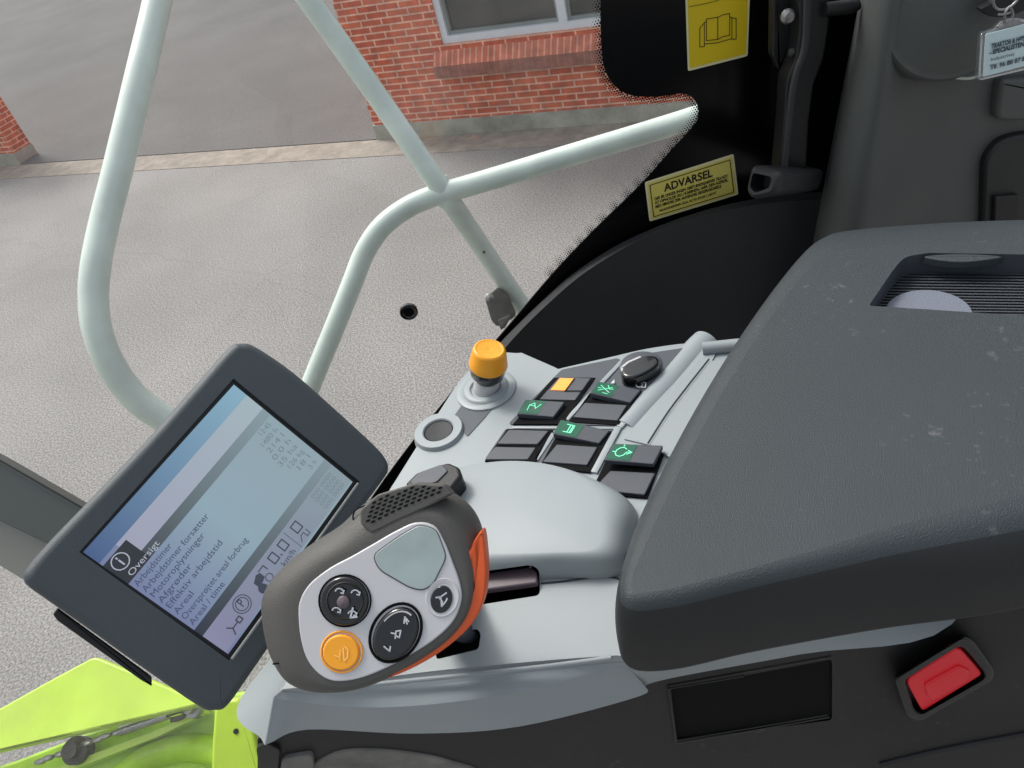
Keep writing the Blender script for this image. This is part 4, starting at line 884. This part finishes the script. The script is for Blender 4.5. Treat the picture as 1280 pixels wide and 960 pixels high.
for i, (b_, wd) in enumerate((('Arbejdstimer', .22), ('Arbejdstimer forsætter', .42), ('Motoroplysninger', .34), ('Afgrøder', .20), ('Effektiv arbejdstid', .36), ('Areal', .11), ('Oversprøjtet areal forbrug', .44), ('Areal / time', .22))):
    sl_(tt, b_, .012, .352 + i * .0545, .0058, wd)
tt.build('menu_text', 'led_text', so_, smooth=False)
tt = MB(); sl_(tt, 'Oversigt', .03, .288, .0056, .18, 0); tt.stroke([bil(sq, .055 + .038 * math.cos(a_), .185 + .046 * math.sin(a_), mn * .0012) for a_ in [i * .4 for i in range(17)]], .0007, mn)
tt.stroke([bil(sq, .055, v, mn * .0012) for v in (.175, .212)], .001, mn).stroke([bil(sq, .055, v, mn * .0012) for v in (.155, .163)], .001, mn).build('heading_text', 'led_white', so_, smooth=False)
tt = MB()
for i, (b_, wd) in enumerate((('12:45', .08), ('1480 h', .12), ('214 l', .12), ('0.0 h', .13), ('35 ha', .14), ('126 kg', .12), ('18 l', .10), ('3 h', .05))): sl_(tt, b_, .96 - wd, .345 + i * .0545, .0054, wd)
for i in range(4): sl_(tt, '000 0000', .80, .855 + i * .036, .0042, .16)
tt.build('value_text', 'led_faint', so_, smooth=False)
tt = MB(); sl_(tt, 'km/h', .455, .965, .0058, .09, 0)
def seg(u, v, wu, hv): tt.stroke([bil(sq, a_, b_, mn * .0012) for a_, b_ in ((u, v), (u + wu, v), (u + wu, v + hv), (u, v + hv))], .0009, mn, True)
seg(.44, .845, .035, .06); seg(.515, .845, .035, .06); seg(.62, .845, .04, .06)
tt.stroke([bil(sq, .49, .90, mn * .0012), bil(sq, .494, .905, mn * .0012)], .001, mn); tt.stroke([bil(sq, .58, v, mn * .0012) for v in (.83, .975)], .0004, mn)
for a_, b_ in ((.60, .61),): tt.stroke([bil(sq, u, v, mn * .0012) for u, v in ((.60, .96), (.62, .93), (.64, .93), (.64, .965), (.66, .965), (.66, .93))], .0006, mn)
sl_(tt, 'P', .197, .905, .0085, .022, .0001)
for r_ in (.030, .042): tt.stroke([bil(sq, .207 + r_ * math.cos(a_), .888 + r_ * 1.3 * math.sin(a_), mn * .0012) for a_ in [i * .42 for i in range(16)]], .0006, mn)
tt.stroke([bil(sq, u, v, mn * .0012) for u, v in ((.085, .90), (.10, .93), (.085, .965))], .0009, mn); tt.stroke([bil(sq, u, v, mn * .0012) for u, v in ((.10, .93), (.13, .93))], .0009, mn)
seg(.135, .915, .022, .03)
for cx_, cy_, r_ in ((.318, .935, .024), (.375, .925, .018)):
    if r_ > .02: tt.poly([bil(sq, cx_ + r_ * math.cos(a_ * .5), cy_ + r_ * 1.3 * math.sin(a_ * .5), mn * .0012) for a_ in range(12)])
    else: tt.stroke([bil(sq, cx_ + r_ * math.cos(a_ * .45), cy_ + r_ * 1.3 * math.sin(a_ * .45), mn * .0012) for a_ in range(15)], .0006, mn)
tt.poly([bil(sq, u, v, mn * .0013) for u, v in ((.31, .91), (.31, .87), (.345, .85), (.365, .86), (.365, .90), (.34, .91))]).stroke([bil(sq, u, v, mn * .0012) for u, v in ((.365, .85), (.40, .85), (.40, .885))], .0008, mn)
tt.build('status_icons', 'led_line', so_, smooth=False)
tube('screen_lip', [p - mn * .0005 for p in mp([(290, 824), (372, 711), (448, 604)], mf(-.004))], .0011, 'pillar_dark', mon, smooth=False, n=8)
# lower card slot cover on the underside edge
prism('edge_cover', mp(rnd([(66, 768), (72, 776), (176, 850), (190, 858), (190, 846), (72, 760)], 2), mf(-.018)), mn, .012, 'black', mon, r=.001)
tube('mount_arm', [sum(mc, Vector()) / 4 - mn * .03, sum(mc, Vector()) / 4 - mn * .10 + UP * -.03, Hh(.56)(430, 800)], .014, 'black', mon)
# cycles
S.render.engine = 'CYCLES'
